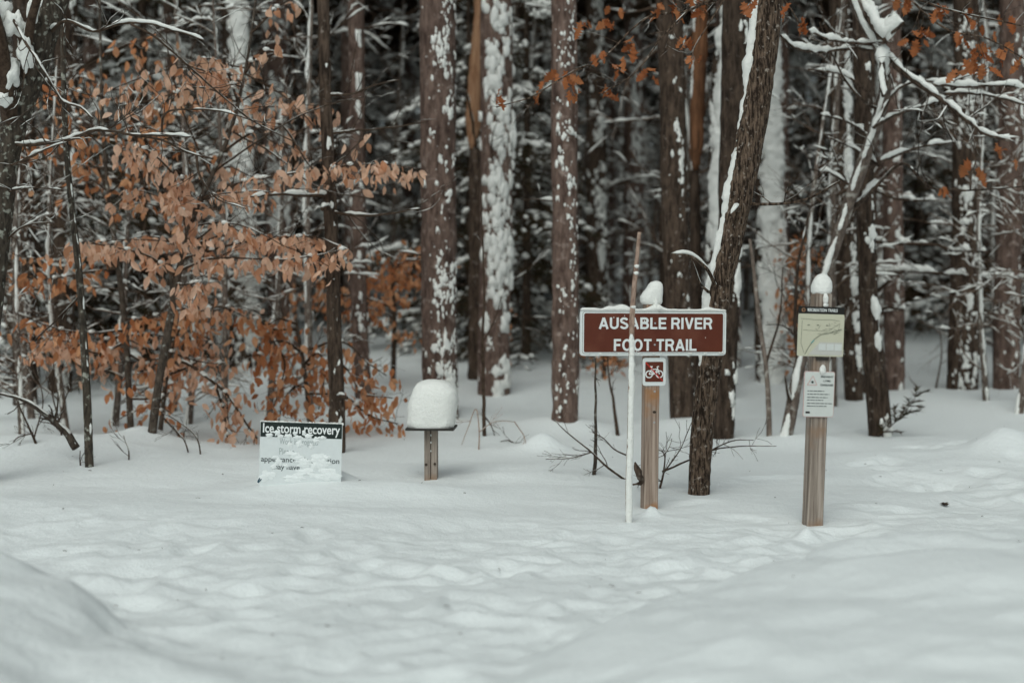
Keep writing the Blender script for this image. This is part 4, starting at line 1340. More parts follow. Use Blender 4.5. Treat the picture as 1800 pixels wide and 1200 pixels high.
def leafy_row(t, pts, n, leaves, size, w0=5, w1=2, drop=9, sx=7, snow=.014, cover=.1, twigs=6, rg=None, bits=3):
    P = t.limb(pts, w0, w1, snow, cover, twigs, .3, 1)
    rg = rg or t.rg
    for i in range(int(n * (2.3 if leaves is BL else 1.9))):
        f_ = rg.uniform(.10, 1.0) ** .9
        p = P[min(len(P) - 1, int(f_ * len(P)))]
        q = p + np.array([rg.normal(0, sx * 1.5), rg.normal(0, 45), -abs(rg.normal(0, drop * 1.5)) + 4]) * pts[0][2] / F
        put_leaf(leaves, t.o, q, size * 1.14, rg, .45)
    for i in range(bits):
        p = P[rg.integers(3, len(P))]
        add_blob(t.sn, p + np.array([0, 0, .012]), (.030, .025, .016), rg)
    return P

t = tree('beech_sapling', 'beech sapling bent to the right, full of pale copper leaves', 'sapling', 265, 780, M['beech_bark'])
y0 = t.Y
t.trunk(straight(t, [(265, 780), (275, 700), (288, 620), (305, 530), (318, 460), (340, 380), (372, 310), (405, 230), (430, 130), (450, 0)]), [16, 15, 14, 13, 11, 10, 8, 7, 5, 4], 12, .0015, .03)
leafy_row(t, [(312, 490, y0), (260, 450, y0 - .1), (200, 435, y0 - .2), (140, 425, y0 - .3)], 46, BL, .080)
leafy_row(t, [(315, 475, y0), (370, 455, y0 - .1), (440, 455, y0 - .2), (520, 455, y0 - .25), (600, 440, y0 - .3)], 62, BL, .078, snow=.02, cover=.2)
leafy_row(t, [(320, 455, y0), (400, 432, y0), (480, 420, y0 - .1), (560, 418, y0 - .15), (612, 440, y0 - .2)], 44, BL, .078)
leafy_row(t, [(310, 500, y0), (330, 500, y0 - .15), (350, 500, y0 - .3), (340, 530, y0 - .4)], 30, BL, .085)
leafy_row(t, [(340, 380, y0), (300, 300, y0 - .2), (250, 260, y0 - .3), (200, 262, y0 - .3)], 46, BL, .080, drop=14)
leafy_row(t, [(352, 350, y0), (420, 322, y0 - .1), (500, 308, y0 - .2), (580, 296, y0 - .2), (650, 288, y0 - .25), (738, 296, y0 - .3)], 62, BL, .078, drop=11, bits=7)
leafy_row(t, [(390, 270, y0), (430, 240, y0), (480, 215, y0), (560, 300, y0), (650, 235, y0)], 12, BL, .080, drop=10)
leafy_row(t, [(418, 180, y0), (400, 130, y0 - .1), (380, 110, y0 - .2), (360, 140, y0 - .2)], 14, BL, .080)
leafy_row(t, [(430, 130, y0), (460, 90, y0 - .1), (500, 95, y0 - .1)], 7, BL, .085)
leafy_row(t, [(345, 370, y0), (330, 330, y0 - .2), (310, 300, y0 - .3), (330, 420, y0 - .35)], 40, BL, .085, drop=16)
leafy_row(t, [(440, 60, y0), (480, 20, y0), (520, -10, y0)], 6, BL, .08)
for pts in ([(405, 230), (480, 270), (560, 330), (660, 350)], [(380, 300), (450, 250), (560, 190), (640, 170)], [(430, 130), (500, 170), (560, 230)], [(372, 310), (330, 220), (300, 120), (290, 20)]):
    t.limb([(p[0], p[1], y0 - .1 * i) for i, p in enumerate(pts)], 4, 1.5, .006, .05, 8, .5, 1)
t.close(M['twig'])
t = tree('beech_sapling', 'beech sapling whose long arching branch droops copper leaves to the snow', 'sapling', 272, 776, M['beech_bark'])
y0 = t.Y + .15
t.trunk([(280, 772, y0), (288, 700, y0), (294, 640, y0), (302, 560, y0), (300, 480, y0)], [9, 8, 8, 7, 5], 10, .001, .03)
leafy_row(t, [(294, 640, y0), (320, 636, y0 - .1), (360, 660, y0 - .2), (400, 695, y0 - .3), (430, 740, y0 - .4), (452, 770, y0 - .5)], 44, BL, .082, 7, 3, drop=16, sx=12)
leafy_row(t, [(380, 680, y0 - .2), (395, 730, y0 - .25), (400, 770, y0 - .3), (418, 805, y0 - .4)], 22, BL, .08, 5, 2, drop=6)
leafy_row(t, [(290, 680, y0), (280, 720, y0 - .2), (310, 760, y0 - .3), (335, 792, y0 - .3)], 16, RL, .08, 5, 2)
leafy_row(t, [(294, 640, y0), (330, 560, y0), (380, 540, y0), (440, 560, y0)], 40, RL, .08, drop=22)
leafy_row(t, [(292, 660, y0), (340, 640, y0 + .1), (370, 600, y0 + .2), (330, 580, y0 + .2)], 36, BL, .078, drop=20, sx=14)
t.close(M['twig'])
t = tree('beech_sapling', 'thin upright beech sapling with rust leaves at knee height', 'sapling', 231, 772, M['beech_bark'])
y0 = t.Y
t.trunk(straight(t, [(231, 772), (226, 680), (222, 600), (214, 520), (204, 440), (190, 340), (180, 200), (175, 0)]), [12, 11, 11, 10, 9, 7, 6, 4], 10, .0015, .03)
leafy_row(t, [(220, 580, y0), (160, 585, y0 - .1), (110, 580, y0 - .2), (50, 560, y0 - .3)], 66, RL, .082, drop=16)
leafy_row(t, [(222, 600, y0), (170, 620, y0 - .1), (120, 600, y0 - .2), (60, 610, y0 - .3)], 46, BL, .078, drop=12)
leafy_row(t, [(218, 560, y0), (260, 560, y0 - .2), (310, 545, y0 - .3), (350, 545, y0 - .3)], 46, RL, .08, drop=18)
leafy_row(t, [(222, 620, y0), (260, 640, y0 + .1), (300, 640, y0 + .2), (200, 660, y0 + .2)], 40, RL, .08, drop=22)
leafy_row(t, [(208, 470, y0), (150, 480, y0), (80, 490, y0 + .1), (10, 480, y0 + .2)], 44, RL, .078, drop=12)
leafy_row(t, [(190, 340, y0), (150, 240, y0 + .2), (120, 150, y0 + .3), (200, 90, y0 + .3), (280, 60, y0 + .4)], 46, RL, .085, drop=18)
leafy_row(t, [(190, 340, y0), (240, 300, y0 + .2), (280, 200, y0 + .3), (320, 130, y0 + .3)], 36, RL, .085, drop=22)
leafy_row(t, [(228, 700, y0), (260, 700, y0), (300, 690, y0), (200, 740, y0)], 14, RL, .075, drop=12)
t.close(M['twig'])

def extra_rows(o, Y, stem, n, leaves, span, cnt, seed, yr, lift=.1):
    """more sprays on a finished sapling: they join it as branches and leaves"""
    rg_ = np.random.default_rng(seed)
    t = Tree.__new__(Tree)
    t.o, t.bark, t.sn, t.limbs, t.rg, t.Y = o, M['beech_bark'], MB(), [], rg_, Y
    sx_, sy_ = np.array(stem).T
    for i in range(n):
        y = rg_.uniform(*yr)
        x = np.interp(-y, -sy_, sx_)
        d = rg_.choice([-1, 1])
        l = rg_.uniform(*span)
        yy = Y + rg_.normal(0, .35)
        leafy_row(t, [(x, y, Y), (x + d * l * .35, y - lift * l + rg_.normal(0, 8), yy), (x + d * l * .7, y - lift * l * .6 + rg_.normal(0, 14), yy), (x + d * l, y + rg_.normal(8, 16), yy)], int(cnt * l / 150), leaves, .078, 3.5, 1.5, 9, 6, .010, .05, 3, bits=1)
    t.close(M['twig'])
SAP = {o.get('label', '')[:40]: o for o in col.objects if o.name.startswith('beech_sapling')}
_s1, _s2, _s3 = [next(o for o in col.objects if o.get('label', '').startswith(q)) for q in ('beech sapling bent', 'beech sapling whose', 'thin upright beech')]
extra_rows(_s1, _s1.location.y, [(265, 780), (288, 620), (318, 460), (372, 310), (430, 130), (450, 0)], 15, BL, (90, 260), 16, 5, (60, 520))
extra_rows(_s2, _s2.location.y + .15, [(280, 772), (294, 640), (302, 560), (300, 480)], 5, BL, (60, 200), 12, 6, (520, 700), -.05)
extra_rows(_s3, _s3.location.y, [(231, 772), (222, 600), (204, 440), (190, 340), (175, 0)], 10, RL, (80, 230), 11, 8, (90, 620))

# slim tree with snowy stubs behind the ice storm sign
t = tree('stub_tree', 'slim straight tree with sawn snowy stubs behind the ice storm sign', 'tree', 592, 795, M['dark_bark'])
y0 = t.Y
t.trunk(straight(t, [(592, 795), (592, 700), (588, 600), (584, 450), (578, 300), (572, 150), (568, 0)]), [30, 27, 25, 24, 22, 20, 20], 18, .005, .04, 10, (30, 30, 10))
t.shell(.5, .9, .012, .85, f=(14, 14, 10))
t.limb([(578, 345, y0), (540, 344, y0 - .2), (490, 342, y0 - .35), (440, 346, y0 - .5)], 8, 3, .05, .7)
t.limb([(580, 372, y0), (615, 378, y0 - .1), (680, 376, y0 - .2), (740, 366, y0 - .3)], 7, 2, .03, .45, 4)
t.limb([(578, 368, y0), (572, 365, y0 - .15), (566, 368, y0 - .2)], 10, 8, .05, .9)
t.limb([(574, 235, y0), (600, 232, y0), (680, 225, y0 - .2), (750, 215, y0 - .2)], 5, 2, .012, .2, 5)
t.limb([(572, 170, y0), (620, 165, y0), (660, 150, y0), (700, 140, y0)], 5, 2, .02, .3, 4)
t.limb([(594, 700, y0), (605, 697, y0 - .15), (610, 700, y0 - .2)], 10, 7, .03, .9)
t.close()
t = tree('beech_sapling', 'beech sapling dropping rust leaves behind the ice storm sign', 'sapling', 560, 760, M['beech_bark'])
y0 = t.Y
t.trunk(straight(t, [(545, 760), (540, 690), (530, 620), (520, 560)]), [9, 8, 7, 5], 8, .001, .04)
for pts, n_ in (([(530, 620), (500, 600), (470, 605), (452, 640)], 36), ([(520, 580), (480, 580), (500, 640), (480, 720)], 40), ([(535, 640), (560, 620), (570, 660), (560, 720)], 44), ([(538, 680), (520, 680), (500, 700), (490, 740)], 30), ([(540, 640), (600, 640), (640, 690), (690, 700)], 40), ([(540, 690), (610, 700), (650, 730), (700, 745)], 40), ([(530, 620), (600, 600), (650, 640), (680, 660)], 26), ([(522, 570), (490, 560), (470, 570), (450, 560)], 24)):
    leafy_row(t, [(p[0], p[1], y0 - .15 * i) for i, p in enumerate(pts)], n_, RL, .082, 5, 2, drop=16, sx=11, bits=1)
t.close(M['twig'])

# blurred beeches deeper in the wood, their leaves one mass each
def far_beech(label, bx, by, blobs, size=.085):
    t = tree('beech_tree', label, 'tree', bx, by, M['dark_bark'], None)
    top = min(b[1] for b in blobs)
    t.trunk(straight(t, [(bx, by), (bx + 3, (by + top) / 2), (bx, top)]), [10, 8, 4], 8, .002, .1)
    m = MB()
    for (x, y, w_, h_, n_) in blobs:
        pts = [px3(x + t.rg.normal(0, w_ * .5), y + t.rg.normal(0, h_ * .5), t.Y + t.rg.normal(0, .35)) for _ in range(n_)]
        leaf_mass(m, pts, size, t.rg)
        t.limb([(bx, y + 20, t.Y), ((bx + x) / 2, y, t.Y), (x + w_ * .4, y - 4, t.Y)], 5, 2, .03, .2, 3)
    t.close(M['twig'])
    part('leaf_mass', m, M['rust_leaf'], t.o, kind='stuff')
far_beech('blurred rust-leaved beech between the stub tree and the thick pine', 690, 690, [(690, 490, 70, 40, 190), (650, 540, 70, 40, 150), (720, 460, 50, 30, 90), (720, 590, 40, 20, 26), (560, 520, 50, 40, 90)])
far_beech('blurred rust-leaved beech behind the map post', 1400, 690, [(1400, 450, 45, 45, 130), (1390, 540, 40, 50, 110), (1400, 620, 30, 30, 40)])
far_beech('rusty beech leaves deep in the wood right of the snow-dotted trunk', 1640, 640, [(1640, 600, 40, 30, 70), (1740, 560, 60, 40, 60)], .1)
far_beech('rusty beech leaves glimpsed beneath the trail sign board', 1060, 690, [(1070, 640, 40, 20, 50), (1010, 620, 30, 25, 30), (880, 560, 25, 50, 40)], .085)

# --- snow-crusted stick in front of the trail sign
t = tree('snowy_stick', 'thin straight stick crusted with snow, standing in front of the trail sign', 'stick', 1104, 918, M['stick'])
y0 = t.Y
t.trunk(straight(t, [(1105, 918), (1105, 860), (1107, 780), (1109, 690), (1110, 610), (1112, 540), (1117, 480), (1121, 440), (1124, 408)]), [11, 11, 10, 10, 9, 9, 8, 7, 6], 10, .0012, .02)
P, Rr = t.P.copy(), t.R.copy()
zc = px3(1112, 532, y0)[2]
sel = P[:, 2] < zc
t.P, t.R = P[sel], Rr[sel]
t.shell(.35, 1.5, .0065, -.55, f=(26, 26, 14), bias=.35, step=.012, n=18)
for pyy in (478, 470, 540, 600, 625, 770):
    i = np.argmin(np.abs(P[:, 2] - px3(1112, pyy, y0)[2]))
    add_blob(t.sn, P[i] + np.array([.003, -.004, 0]), (Rr[i] * 1.25, Rr[i] * 1.25, .012), t.rg)
t.close()

# ------------------------------------------------------------------ low twigs, shrubs, litter
def shrub(label, bx, by, limbs, mat='twig', snow=.01, twigs=4, name='bare_shrub', cat='shrub'):
    t = tree(name, label, cat, bx, by, M[mat])
    for pts in limbs:
        t.limb([(p[0], p[1], t.Y + .03 * i) for i, p in enumerate(pts)], pts[0][2] if len(pts[0]) > 2 else 4, 1.3, snow, .1, twigs, .22, 1, .03)
    return t.close(M[mat])
shrub('spindly bare shrub growing right behind the trail sign post', 1160, 858, [[(1160, 860, 5), (1168, 825), (1166, 795), (1150, 785)], [(1165, 828, 4), (1210, 808), (1250, 792), (1300, 784), (1365, 783)], [(1250, 792, 3), (1285, 776), (1325, 772)], [(1166, 800, 3), (1178, 782), (1182, 772)], [(1168, 830, 3), (1200, 780), (1216, 740)]])
shrub('thin arching twig bowed over the snow left of the snowy stick', 1098, 842, [[(1100, 843, 5), (1075, 826), (1040, 795), (1000, 762), (972, 735)], [(1100, 800, 3), (1080, 790), (1060, 770), (1040, 760)], [(1040, 795, 2.5), (1000, 805), (960, 806)]])
shrub('straight thin stem standing alone beneath the left end of the trail sign', 1045, 834, [[(1045, 836, 8), (1047, 760), (1047, 690), (1046, 620), (1040, 560)]], 'beech_bark', twigs=2, name='thin_sapling', cat='sapling')
shrub('slanting thin dark stem beneath the middle of the trail sign', 1086, 765, [[(1086, 767, 8), (1080, 720), (1071, 660), (1064, 600)]], 'twig', twigs=2, name='thin_sapling', cat='sapling')
shrub('thin black stem standing in front of the snow-clumped pine', 851, 766, [[(851, 768, 8), (850, 690), (849, 600), (851, 500), (848, 400), (845, 300)], [(850, 730, 3), (862, 745), (872, 772)], [(850, 600, 3), (870, 560), (880, 520)]], 'twig', .02, 3, 'thin_sapling', 'sapling')
shrub('bent dark branch arching out of the snow with snow along its back', 132, 786, [[(134, 788, 15), (112, 755), (80, 728), (45, 705), (0, 692), (-30, 690)]], 'beech_bark', .018, 6, 'bent_branch', 'branch')
for (bx, by, lm, lb) in ((70, 800, [[(71, 802, 6), (58, 765), (40, 730), (24, 690)], [(60, 770, 3), (75, 700), (60, 650)], [(58, 760, 3), (30, 770), (10, 800)]], 'tangle of dark twigs under the bent branch'),
                         (110, 790, [[(112, 790, 4), (104, 740), (92, 690), (95, 640)], [(104, 740, 3), (120, 690), (140, 660)], [(108, 760, 3), (90, 745), (70, 742)]], 'upright dark twigs between the bent branch and the slim grey sapling'),
                         (141, 818, [[(141, 820, 3), (140, 806), (141, 792)]], 'short dark twig poking up beside the slim grey sapling'),
                         (226, 808, [[(226, 810, 3), (225, 790), (218, 765)]], 'short thin twig poking up beside the copper-leaved sapling'),
                         (380, 800, [[(352, 800, 3), (345, 770), (320, 745), (285, 725)], [(330, 795, 3), (322, 770), (305, 750)]], 'drooping twig under the copper-leaved sapling'),
                         (900, 778, [[(905, 780, 3), (892, 774), (880, 776)]], 'dark twig lying on the snow right of the snow block')):
    shrub(lb, bx, by, lm, snow=.004, twigs=3)
shrub('pale bent twig behind the snow block', 840, 790, [[(842, 792, 3), (842, 745), (838, 720), (812, 782)], [(842, 760, 2), (870, 740), (905, 742)], [(905, 742, 2), (920, 765), (925, 792)]], 'stick', .004, 1)
shrub('V-shaped thin twigs in the snow before the snow-dotted trunk', 1638, 716, [[(1638, 718, 5), (1622, 690), (1600, 668)], [(1638, 718, 5), (1648, 670), (1655, 620), (1650, 560)]], 'maple_bark', .01, 1)
# dark curl of bark hanging behind the post
m = MB(); P = resample(polyline([(1116, 812, 8.95), (1122, 830, 8.93), (1126, 848, 8.95), (1112, 852, 8.95)]), .02)
b = gp(1121, 852)
o = thing('dead_leaf_stem', 'dark curled dead leaf caught between the snowy stick and the sign post', 'dead leaf', tuple(b))
tube(m, P, np.interp(np.linspace(0, 1, len(P)), [0, .3, .7, 1], [.004, .020, .014, .004]), 7, True, .006, (60, 60, 60), 3)
P2 = resample(np.array([P[-3], (b + P[-3]) / 2, b - np.array([0, 0, .02])]), .02); tube(m, P2, .003, 5)
part('dead_leaf', m, M['dark_bark'], o)
# leaf on the snow at the right
b = gp(1657, 886)
m = MB(); V, q, tt = oak_leaf_mesh(3).arrays()
m.add(np.stack([V[:, 0] * .09, V[:, 2] * .09, .006 + V[:, 1] * .05 + .008], -1), q)
o = link('fallen_leaf', m.mesh('fallen_leaf', M['dark_bark']), loc=tuple(b))
tag(o, 'single dark leaf lying on the trampled snow', 'leaf')

for (mbx, par_, me_) in LEAFX.values():
    part('leaf_mass', mbx, me_, par_, kind='stuff')

# ------------------------------------------------------------------ conifers
def bough(rg, L, droop, nl, nw, twn=14, npt=22, hang=.35):
    """one flat spray along +x: needles (tris), wood lines, snow spots"""
    Vs = []
    lines, spots = [], []
    def main(t): return np.array([t * L, 0, -droop * L * t ** 1.6 + .12 * L * t])
    ts_ = np.linspace(0, 1, 9)
    lines.append((np.array([main(t) for t in ts_]), np.linspace(.012 * L, .003, 9)))
    tws = [(main(t), t, s) for t in np.linspace(.12, .98, twn) for s in (-1, 1)] + [(main(.85), .95, 0)]
    for p, t, s in tws:
        l = L * .42 * (1.1 - .75 * t) * rg.uniform(.7, 1.2) + .04
        ang = s * rg.uniform(.7, 1.1)
        d = np.array([math.cos(ang), math.sin(ang), -hang * rg.uniform(.2, 1.3)])
        n = max(6, int(npt * l / (L * .35)))
        u = np.linspace(.05, 1, n)
        c = p + d * (u * l)[:, None]
        c[:, 2] -= .25 * l * u ** 2
        lines.append((c[[0, n // 2, -1]], np.array([.004, .003, .0015])))
        for sd in (-1, 1):
            nd = d * .75 + sd * np.array([-d[1], d[0], 0]) * .75
            nd = nd[None] + rg.normal(0, .28, (n, 3)) + np.array([0, 0, -.18])
            nd /= np.linalg.norm(nd, axis=1, keepdims=True)
            ll = nl * rg.uniform(.6, 1.2, n)
            tip = c + nd * ll[:, None]
            wdir = np.cross(nd, rg.normal(0, 1, (n, 3)))
            wdir /= np.linalg.norm(wdir, axis=1, keepdims=True)
            Vs.append(np.stack([c - wdir * nw * .5, c + wdir * nw * .5, tip], 1))
        for f_ in (.25, .5, .75, .95):
            if rg.random() < .6:
                j = int(f_ * (n - 1))
                spots.append((c[j], d, rg.uniform(.5, 1.2)))
    for t in np.linspace(.2, 1, 9):
        spots.append((main(t), np.array([1.0, 0, -.2]), rg.uniform(.7, 1.3)))
    return np.concatenate(Vs).reshape(-1, 3), lines, spots

def rotz(a):
    return np.array([[math.cos(a), -math.sin(a), 0], [math.sin(a), math.cos(a), 0], [0, 0, 1]])

def conifer_meshes(seed, h0, h1, Lb, Lt, nb, nl, nw, droop, snow, twn=12, npt=18, ss=1.0):
    rg = np.random.default_rng(seed)
    nd, wd, sn = MB(), MB(), MB()
    protos = [bough(rg, 1.0, droop * rg.uniform(.6, 1.3), nl, nw, twn, npt) for _ in range(5)]
    for i in range(nb):
        t = (i + rg.random()) / nb
        z = h0 + (h1 - h0) * t
        L = (Lb + (Lt - Lb) * t) * rg.uniform(.7, 1.15)
        A = rotz(rg.uniform(0, 6.28)) * L
        V, lines, spots = protos[rg.integers(0, 5)]
        off = np.array([0, 0, z])
        Vt = V @ A.T + off
        nd.add(Vt, None, np.arange(len(Vt)).reshape(-1, 3))
        for P, r_ in lines[:9]:
            tube(wd, P @ A.T + off, r_ * max(.6, L * .7), 3, False)
        sf = np.clip(rg.normal(snow, .3), 0, 1)
        for s_, dr, sz in spots:
            if rg.random() < sf:
                k_ = rg.uniform(.022, .055) * ss * sz * (.6 + .4 * L)
                dd = (dr @ A.T); dd = dd / np.linalg.norm(dd)
                sd_ = np.cross(dd, [0, 0, 1.0]); sd_ /= np.linalg.norm(sd_) + 1e-6
                up_ = np.cross(sd_, dd)
                V_, q_, t_ = SBLOB[rg.integers(0, 6)]
                sn.add((V_ * np.array([k_ * rg.uniform(1.2, 2.6), k_ * rg.uniform(.7, 1.1), k_ * rg.uniform(.5, .9)])) @ np.stack([dd, sd_, up_]) + s_ @ A.T + off + np.array([0, 0, k_ * .35]), q_, t_)
    return nd, wd, sn

FIR = []
for i, (h1, Lb, nb) in enumerate(((5.5, 1.25, 52), (7.5, 1.5, 64), (4.2, 1.0, 44), (8.5, 1.7, 70))):
    nd, wd, sn = conifer_meshes(100 + i, .25, h1, Lb, .25, int(nb * 1.15), .085, .013, .5, .36, 10, 16)
    m = MB(); P = np.array([[0, 0, -.3], [.01, 0, h1 * .5], [0, .01, h1 + .2]]); tube(m, resample(P, .4), np.linspace(.07, .012, len(resample(P, .4))), 8, True, .004)
    FIR.append((m.mesh('fir_trunk', M['dark_bark']), wd.mesh('fir_branches', M['twig_brown']), nd.mesh('fir_needles', M['needle'], False), sn.mesh('fir_snow', M['snow_fine'])))

PINE = []
for i in range(6):
    rg = np.random.default_rng(300 + i)
    r0 = rg.uniform(.13, .21)
    Ht = rg.uniform(13, 17)
    P = np.array([[0, 0, -.3], [rg.normal(0, .05), rg.normal(0, .05), Ht * .3], [rg.normal(0, .12), 0, Ht * .65], [rg.normal(0, .2), 0, Ht]])
    PR = resample(np.c_[P, [r0 * 1.1, r0 * .9, r0 * .65, r0 * .2]], .15)
    m = MB(); tube(m, PR[:, :3], PR[:, 3], 14, True, .012, (14, 14, 4), i)
    sn = MB(); trunk_shell(sn, PR[:, :3], PR[:, 3], rg.uniform(-.3, .7), 1.1, rg.uniform(.03, .055), rg.uniform(.7, 1.1), (9, 9, 5), 40 + i, .05, 18, 9.5); popcorn(sn, PR[:, :3], PR[:, 3], rg.uniform(-.2, .6), .6, 750, .024, 70 + i, -.15, 9.5)
    nd, wd, sn2 = conifer_meshes(400 + i, rg.uniform(5.6, 7.2), Ht, 2.2, .6, 25, .20, .035, .30, .45, 9, 12, 2.0)
    # dead lower limbs with snow
    lw = MB()
    for _ in range(16):
        z = rg.uniform(1.2, 6)
        a_ = rg.uniform(0, 6.28)
        ln = []
        grow(ln, [0, 0, z], [math.cos(a_), math.sin(a_), rg.uniform(-.25, .15)], rg.uniform(.6, 1.6), .014, 1, rg, (2, 4), .7, -.05, .15, .5, .15)
        for (Q, rd, d_) in ln:
            tube(wd, Q, rd, 3, False)
            snow_on_line(sn, resample(Q, .08), np.full(len(resample(Q, .08)), .007), .045, rg, .15, 5)
    sn.merge(sn2)
    PINE.append((m.mesh('pine_trunk', M['pine_bark'] if i % 3 else M['dark_bark']), wd.mesh('pine_branches', M['twig_brown']), nd.mesh('pine_needles', M['needle_dark'], False), sn.mesh('pine_snow', M['snow_fine'])))

BARE = []
for i in range(5):
    rg = np.random.default_rng(500 + i)
    lines = []
    Ht = rg.uniform(5, 8)
    P = np.array([[0, 0, -.3], [rg.normal(0, .12), rg.normal(0, .12), Ht * .4], [rg.normal(0, .45), rg.normal(0, .3), Ht]])
    PR = resample(np.c_[P, [.06, .045, .01]], .2)
    m = MB(); tube(m, PR[:, :3], PR[:, 3], 8, True, .004)
    br, sn = MB(), MB()
    for _ in range(30):
        j = rg.integers(len(PR) // 8, len(PR) - 2)
        a_ = rg.uniform(0, 6.28)
        ln = []
        grow(ln, PR[j, :3], [math.cos(a_), math.sin(a_), rg.uniform(-.15, .8)], rg.uniform(.6, 1.7), .014, 2, rg, (2, 4), .8, .05, .16, .55, .15)
        for (Q, rd, d_) in ln:
            tube(br, Q, rd, 3, False)
            if d_ > 0 or rg.random() < .5:
                Q2 = resample(Q, .07)
                snow_on_line(sn, Q2, np.interp(np.linspace(0, 1, len(Q2)), [0, 1], [rd[0], rd[-1]]), rg.uniform(.025, .055), rg, .2, 5)
    trunk_shell(sn, PR[:, :3], PR[:, 3], .2, .9, .04, .3, (8, 8, 4), 60 + i, .07, 10)
    BARE.append((m.mesh('bare_trunk', M['maple_bark']), br.mesh('bare_branches', M['twig_brown']), sn.mesh('bare_snow', M['snow_fine'])))

def place(name, label, cat, group, meshes, names, x, y, s, rz, kinds):
    o = thing(name, label, cat, (x, y, gz(x, y)), group, (0, 0, rz))
    o.scale = (s, s, s)
    for me, nm, kd in zip(meshes, names, kinds):
        link(nm, me, o, kind=kd)
    return o

FN = (('trunk', 'branches', 'needles', 'clinging_snow'), (None, 'stuff', 'stuff', 'stuff'))
BN = (('trunk', 'branches', 'clinging_snow'), (None, 'stuff', 'stuff'))
# named nearer conifers
def fir_at(label, px, py, i, s, rz, group=None):
    b = gp(px, py)
    return place('fir_tree', label, 'fir', group, FIR[i], FN[0], b[0], b[1], s, rz, FN[1])
fir_at('young fir with drooping snowy boughs between the two reddish pines', 925, 676, 1, .95, .4)
fir_at('young fir tucked behind the snow-clumped pine', 825, 655, 3, .9, 2.0)
fir_at('dark fir behind the lichen tree, its boughs loaded with snow', 60, 690, 3, 1.0, 1.0)
fir_at('dark fir crowded behind the copper-leaved saplings', 260, 690, 1, 1.1, 3.0)
fir_at('dark fir behind the slim tree with sawn stubs', 520, 632, 3, 1.2, 4.0)
fir_at('fir standing among dark trunks beyond the map post', 1440, 630, 1, 1.2, 5.0)
fir_at('fir beside the straight dark pine beyond the path', 1790, 625, 3, 1.2, 2.6)
fir_at('fir in the gap beyond the dark trunks at the path', 1610, 600, 1, 1.3, 1.6)

# the wood behind
rg = np.random.default_rng(2024)
def clear(px, Y):
    if 610 < px < 742 and Y < 22.5: return False
    if 810 < px < 940 and Y < 19: return False
    if 1592 < px < 1665 and Y < 27: return False
    if (1085 < px < 1165 or 1292 < px < 1390) and Y < 22: return False
    return True
placed = []
LANDMARK = [(60, 'lichen tree'), (190, 'slim grey sapling'), (330, 'copper-leaved saplings'), (460, 'snow-faced trunk'), (560, 'ice storm sign'), (660, 'slim tree with stubs'), (800, 'snow block'), (930, 'snow-clumped pine'), (1020, 'reddish speckled pine'), (1150, 'trail sign post'), (1290, 'leaning oak'), (1390, 'snow-plastered tree'), (1480, 'map post'), (1590, 'fir sprig'), (1720, 'snow-dotted trunk at the path'), (9999, 'straight dark brown pine')]
def whereabouts(x, y):
    px = 900 + F * x / y
    lm = next(n for lim, n in LANDMARK if px < lim)
    return ('a short way behind the ' if y < 26 else 'well behind the ' if y < 40 else 'far behind the ') + lm
def scatter(n, ymin, ymax, power, mind):
    out = []
    tries = 0
    while len(out) < n and tries < 6000:
        tries += 1
        Y = ymin + (ymax - ymin) * rg.random() ** power
        px = rg.uniform(-250, 2050)
        if not clear(px, Y): continue
        x = (px - 900) / F * Y
        if any((x - a) ** 2 + (Y - b_) ** 2 < mind ** 2 for a, b_ in placed): continue
        placed.append((x, Y)); out.append((x, Y))
    return out
for x, y in scatter(110, 18, 62, 1.1, .9):
    i = rg.integers(0, 6)
    place('forest_pine', ('reddish' if i % 3 else 'dark') + ' tall forest pine ' + whereabouts(x, y), 'pine', 'pines deep in the wood', PINE[i], FN[0], x, y, rg.uniform(.8, 1.15), rg.normal(0, .35), FN[1])
for x, y in scatter(30, 25, 55, 1.0, .8):
    i = rg.integers(0, 4)
    place('forest_fir', 'snow-laden ' + ('young', 'tall', 'small', 'big')[i] + ' fir ' + whereabouts(x, y), 'fir', 'firs deep in the wood', FIR[i], FN[0], x, y, rg.uniform(.7, 1.25), rg.uniform(0, 6.28), FN[1])
for x, y in scatter(110, 16, 48, 1.0, .5):
    i = rg.integers(0, 5)
    place('bare_understory_tree', 'thin bare snow-lined tree ' + whereabouts(x, y), 'tree', 'bare understory trees', BARE[i], BN[0], x, y, rg.uniform(.6, 1.15), rg.uniform(0, 6.28), BN[1])

# thin snow-lined saplings close behind the leafy ones and along the path
rg = np.random.default_rng(515)
for (px_, py_, s_) in ((40, 770, .5), (120, 760, .55), (200, 748, .6), (330, 745, .6), (395, 752, .55), (470, 730, .65), (60, 735, .7), (300, 725, .75), (545, 725, .7), (1430, 740, .6), (1465, 725, .7), (1735, 730, .6), (1790, 735, .65)):
    b = gp(px_, py_); i = rg.integers(0, 5)
    place('bare_understory_tree', 'slender bare snow-lined sapling just ' + whereabouts(b[0], b[1]).replace('a short way ', ''), 'sapling', 'bare understory trees', BARE[i], BN[0], b[0], b[1], s_, rg.uniform(0, 6.28), BN[1])

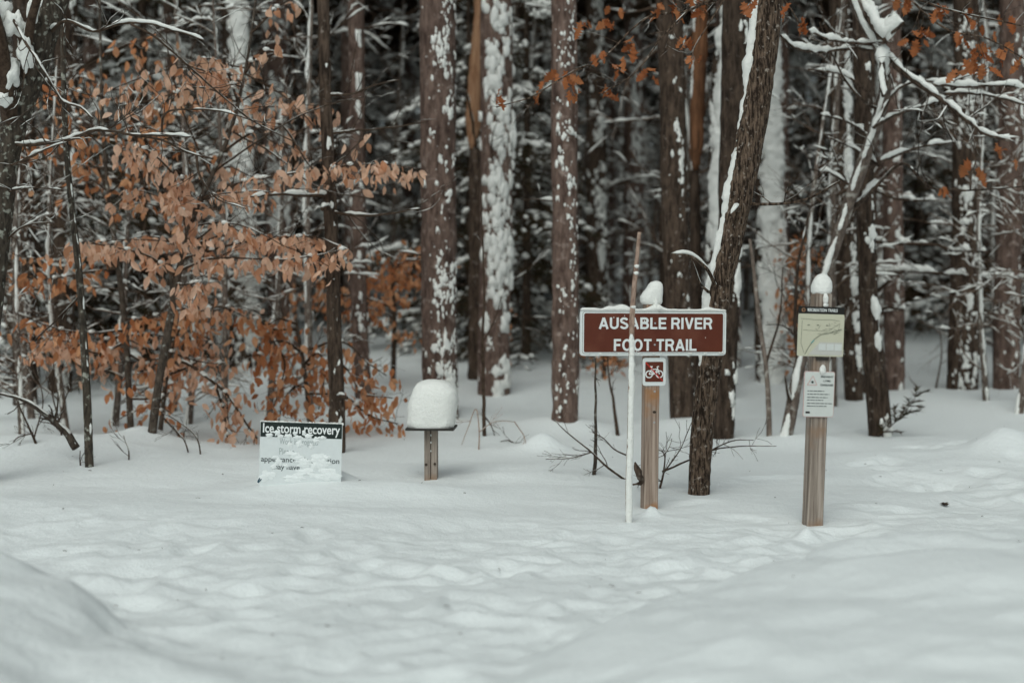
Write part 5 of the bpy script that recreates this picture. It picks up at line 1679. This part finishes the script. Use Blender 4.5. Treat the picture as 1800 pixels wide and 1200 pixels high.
# the wood beyond reads as one mass
m = MB()
n = 9000
c = np.stack([rg.uniform(-75, 75, n), rg.uniform(66, 92, n), rg.uniform(-.5, 30, n)], -1)
d = rg.normal(0, 1, (n, 3)); d[:, 2] -= .6; d /= np.linalg.norm(d, axis=1, keepdims=True)
w_ = np.cross(d, rg.normal(0, 1, (n, 3))); w_ /= np.linalg.norm(w_, axis=1, keepdims=True)
for kk in range(6):
    cc = c + rg.normal(0, .8, (n, 3))
    dd = d + rg.normal(0, .4, (n, 3))
    V = np.stack([cc - w_ * .22, cc + w_ * .22, cc + dd * rg.uniform(.8, 2.2, (n, 1))], 1).reshape(-1, 3)
    m.add(V, None, np.arange(len(V)).reshape(-1, 3))
for _ in range(150):
    x, y = rg.uniform(-75, 75), rg.uniform(64, 92)
    tube(m, np.array([[x, y, -.5], [x, y, 12], [x + .3, y, 26]]), [.28, .22, .1], 6, False)
o = link('far_wood', m.mesh('far_wood', M['far_wood'], False), kind='stuff')
tag(o, 'dense dark mass of forest far behind the signs', 'forest')
m = MB()
for _ in range(5000):
    V_, q_, t_ = SBLOB[rg.integers(0, 6)]
    m.add(V_ * np.array([rg.uniform(.1, .5), .2, rg.uniform(.06, .2)]) + np.array([rg.uniform(-60, 60), rg.uniform(62, 70), rg.uniform(0, 24)]), q_, t_)
link('snow_load', m.mesh('snow_load', M['snow_fine']), o, kind='stuff')

# fir sprig lying on the snow near the dark leaning trunk
b = gp(1590, 770)
rgf = np.random.default_rng(12)
V, lines, spots = bough(rgf, .40, -.75, .075, .014, 6, 12, -.9)
nd, wd = MB(), MB()
A = rotz(.3)
nd.add(V @ A.T + np.array([-.25, 0, .03]), None, np.arange(len(V)).reshape(-1, 3))
for P, r_ in lines:
    tube(wd, P @ A.T + np.array([-.25, 0, .03]), r_ * .6, 4, False)
o = thing('fir_sprig', 'small green fir sprig lying on the snow by the dark leaning trunk', 'fir sprig', tuple(b))
part('needles', nd, M['needle'], o, kind='stuff', smooth=False, local=True)
part('stem', wd, M['twig'], o, local=True)

# bits of bark, needles and twigs blown onto the snow, too small to pick apart
rg = np.random.default_rng(66)
m = MB()
for _ in range(75):
    y = rg.uniform(5.2, 12.5); x = rg.uniform(-.37, .37) * y
    z = gz(x, y) + .006
    a = rg.uniform(0, 6.28); l = rg.uniform(.003, .015)
    d = np.array([math.cos(a), math.sin(a), rg.normal(0, .15)]) * l
    tube(m, np.array([[x, y, z] - d, [x, y, z + .002], [x, y, z] + d]), rg.uniform(.0008, .0022), 4)
o = link('forest_litter', m.mesh('forest_litter', M['twig']), kind='stuff')
tag(o, 'scattered dark needles and bark crumbs lying on the snow', 'litter')
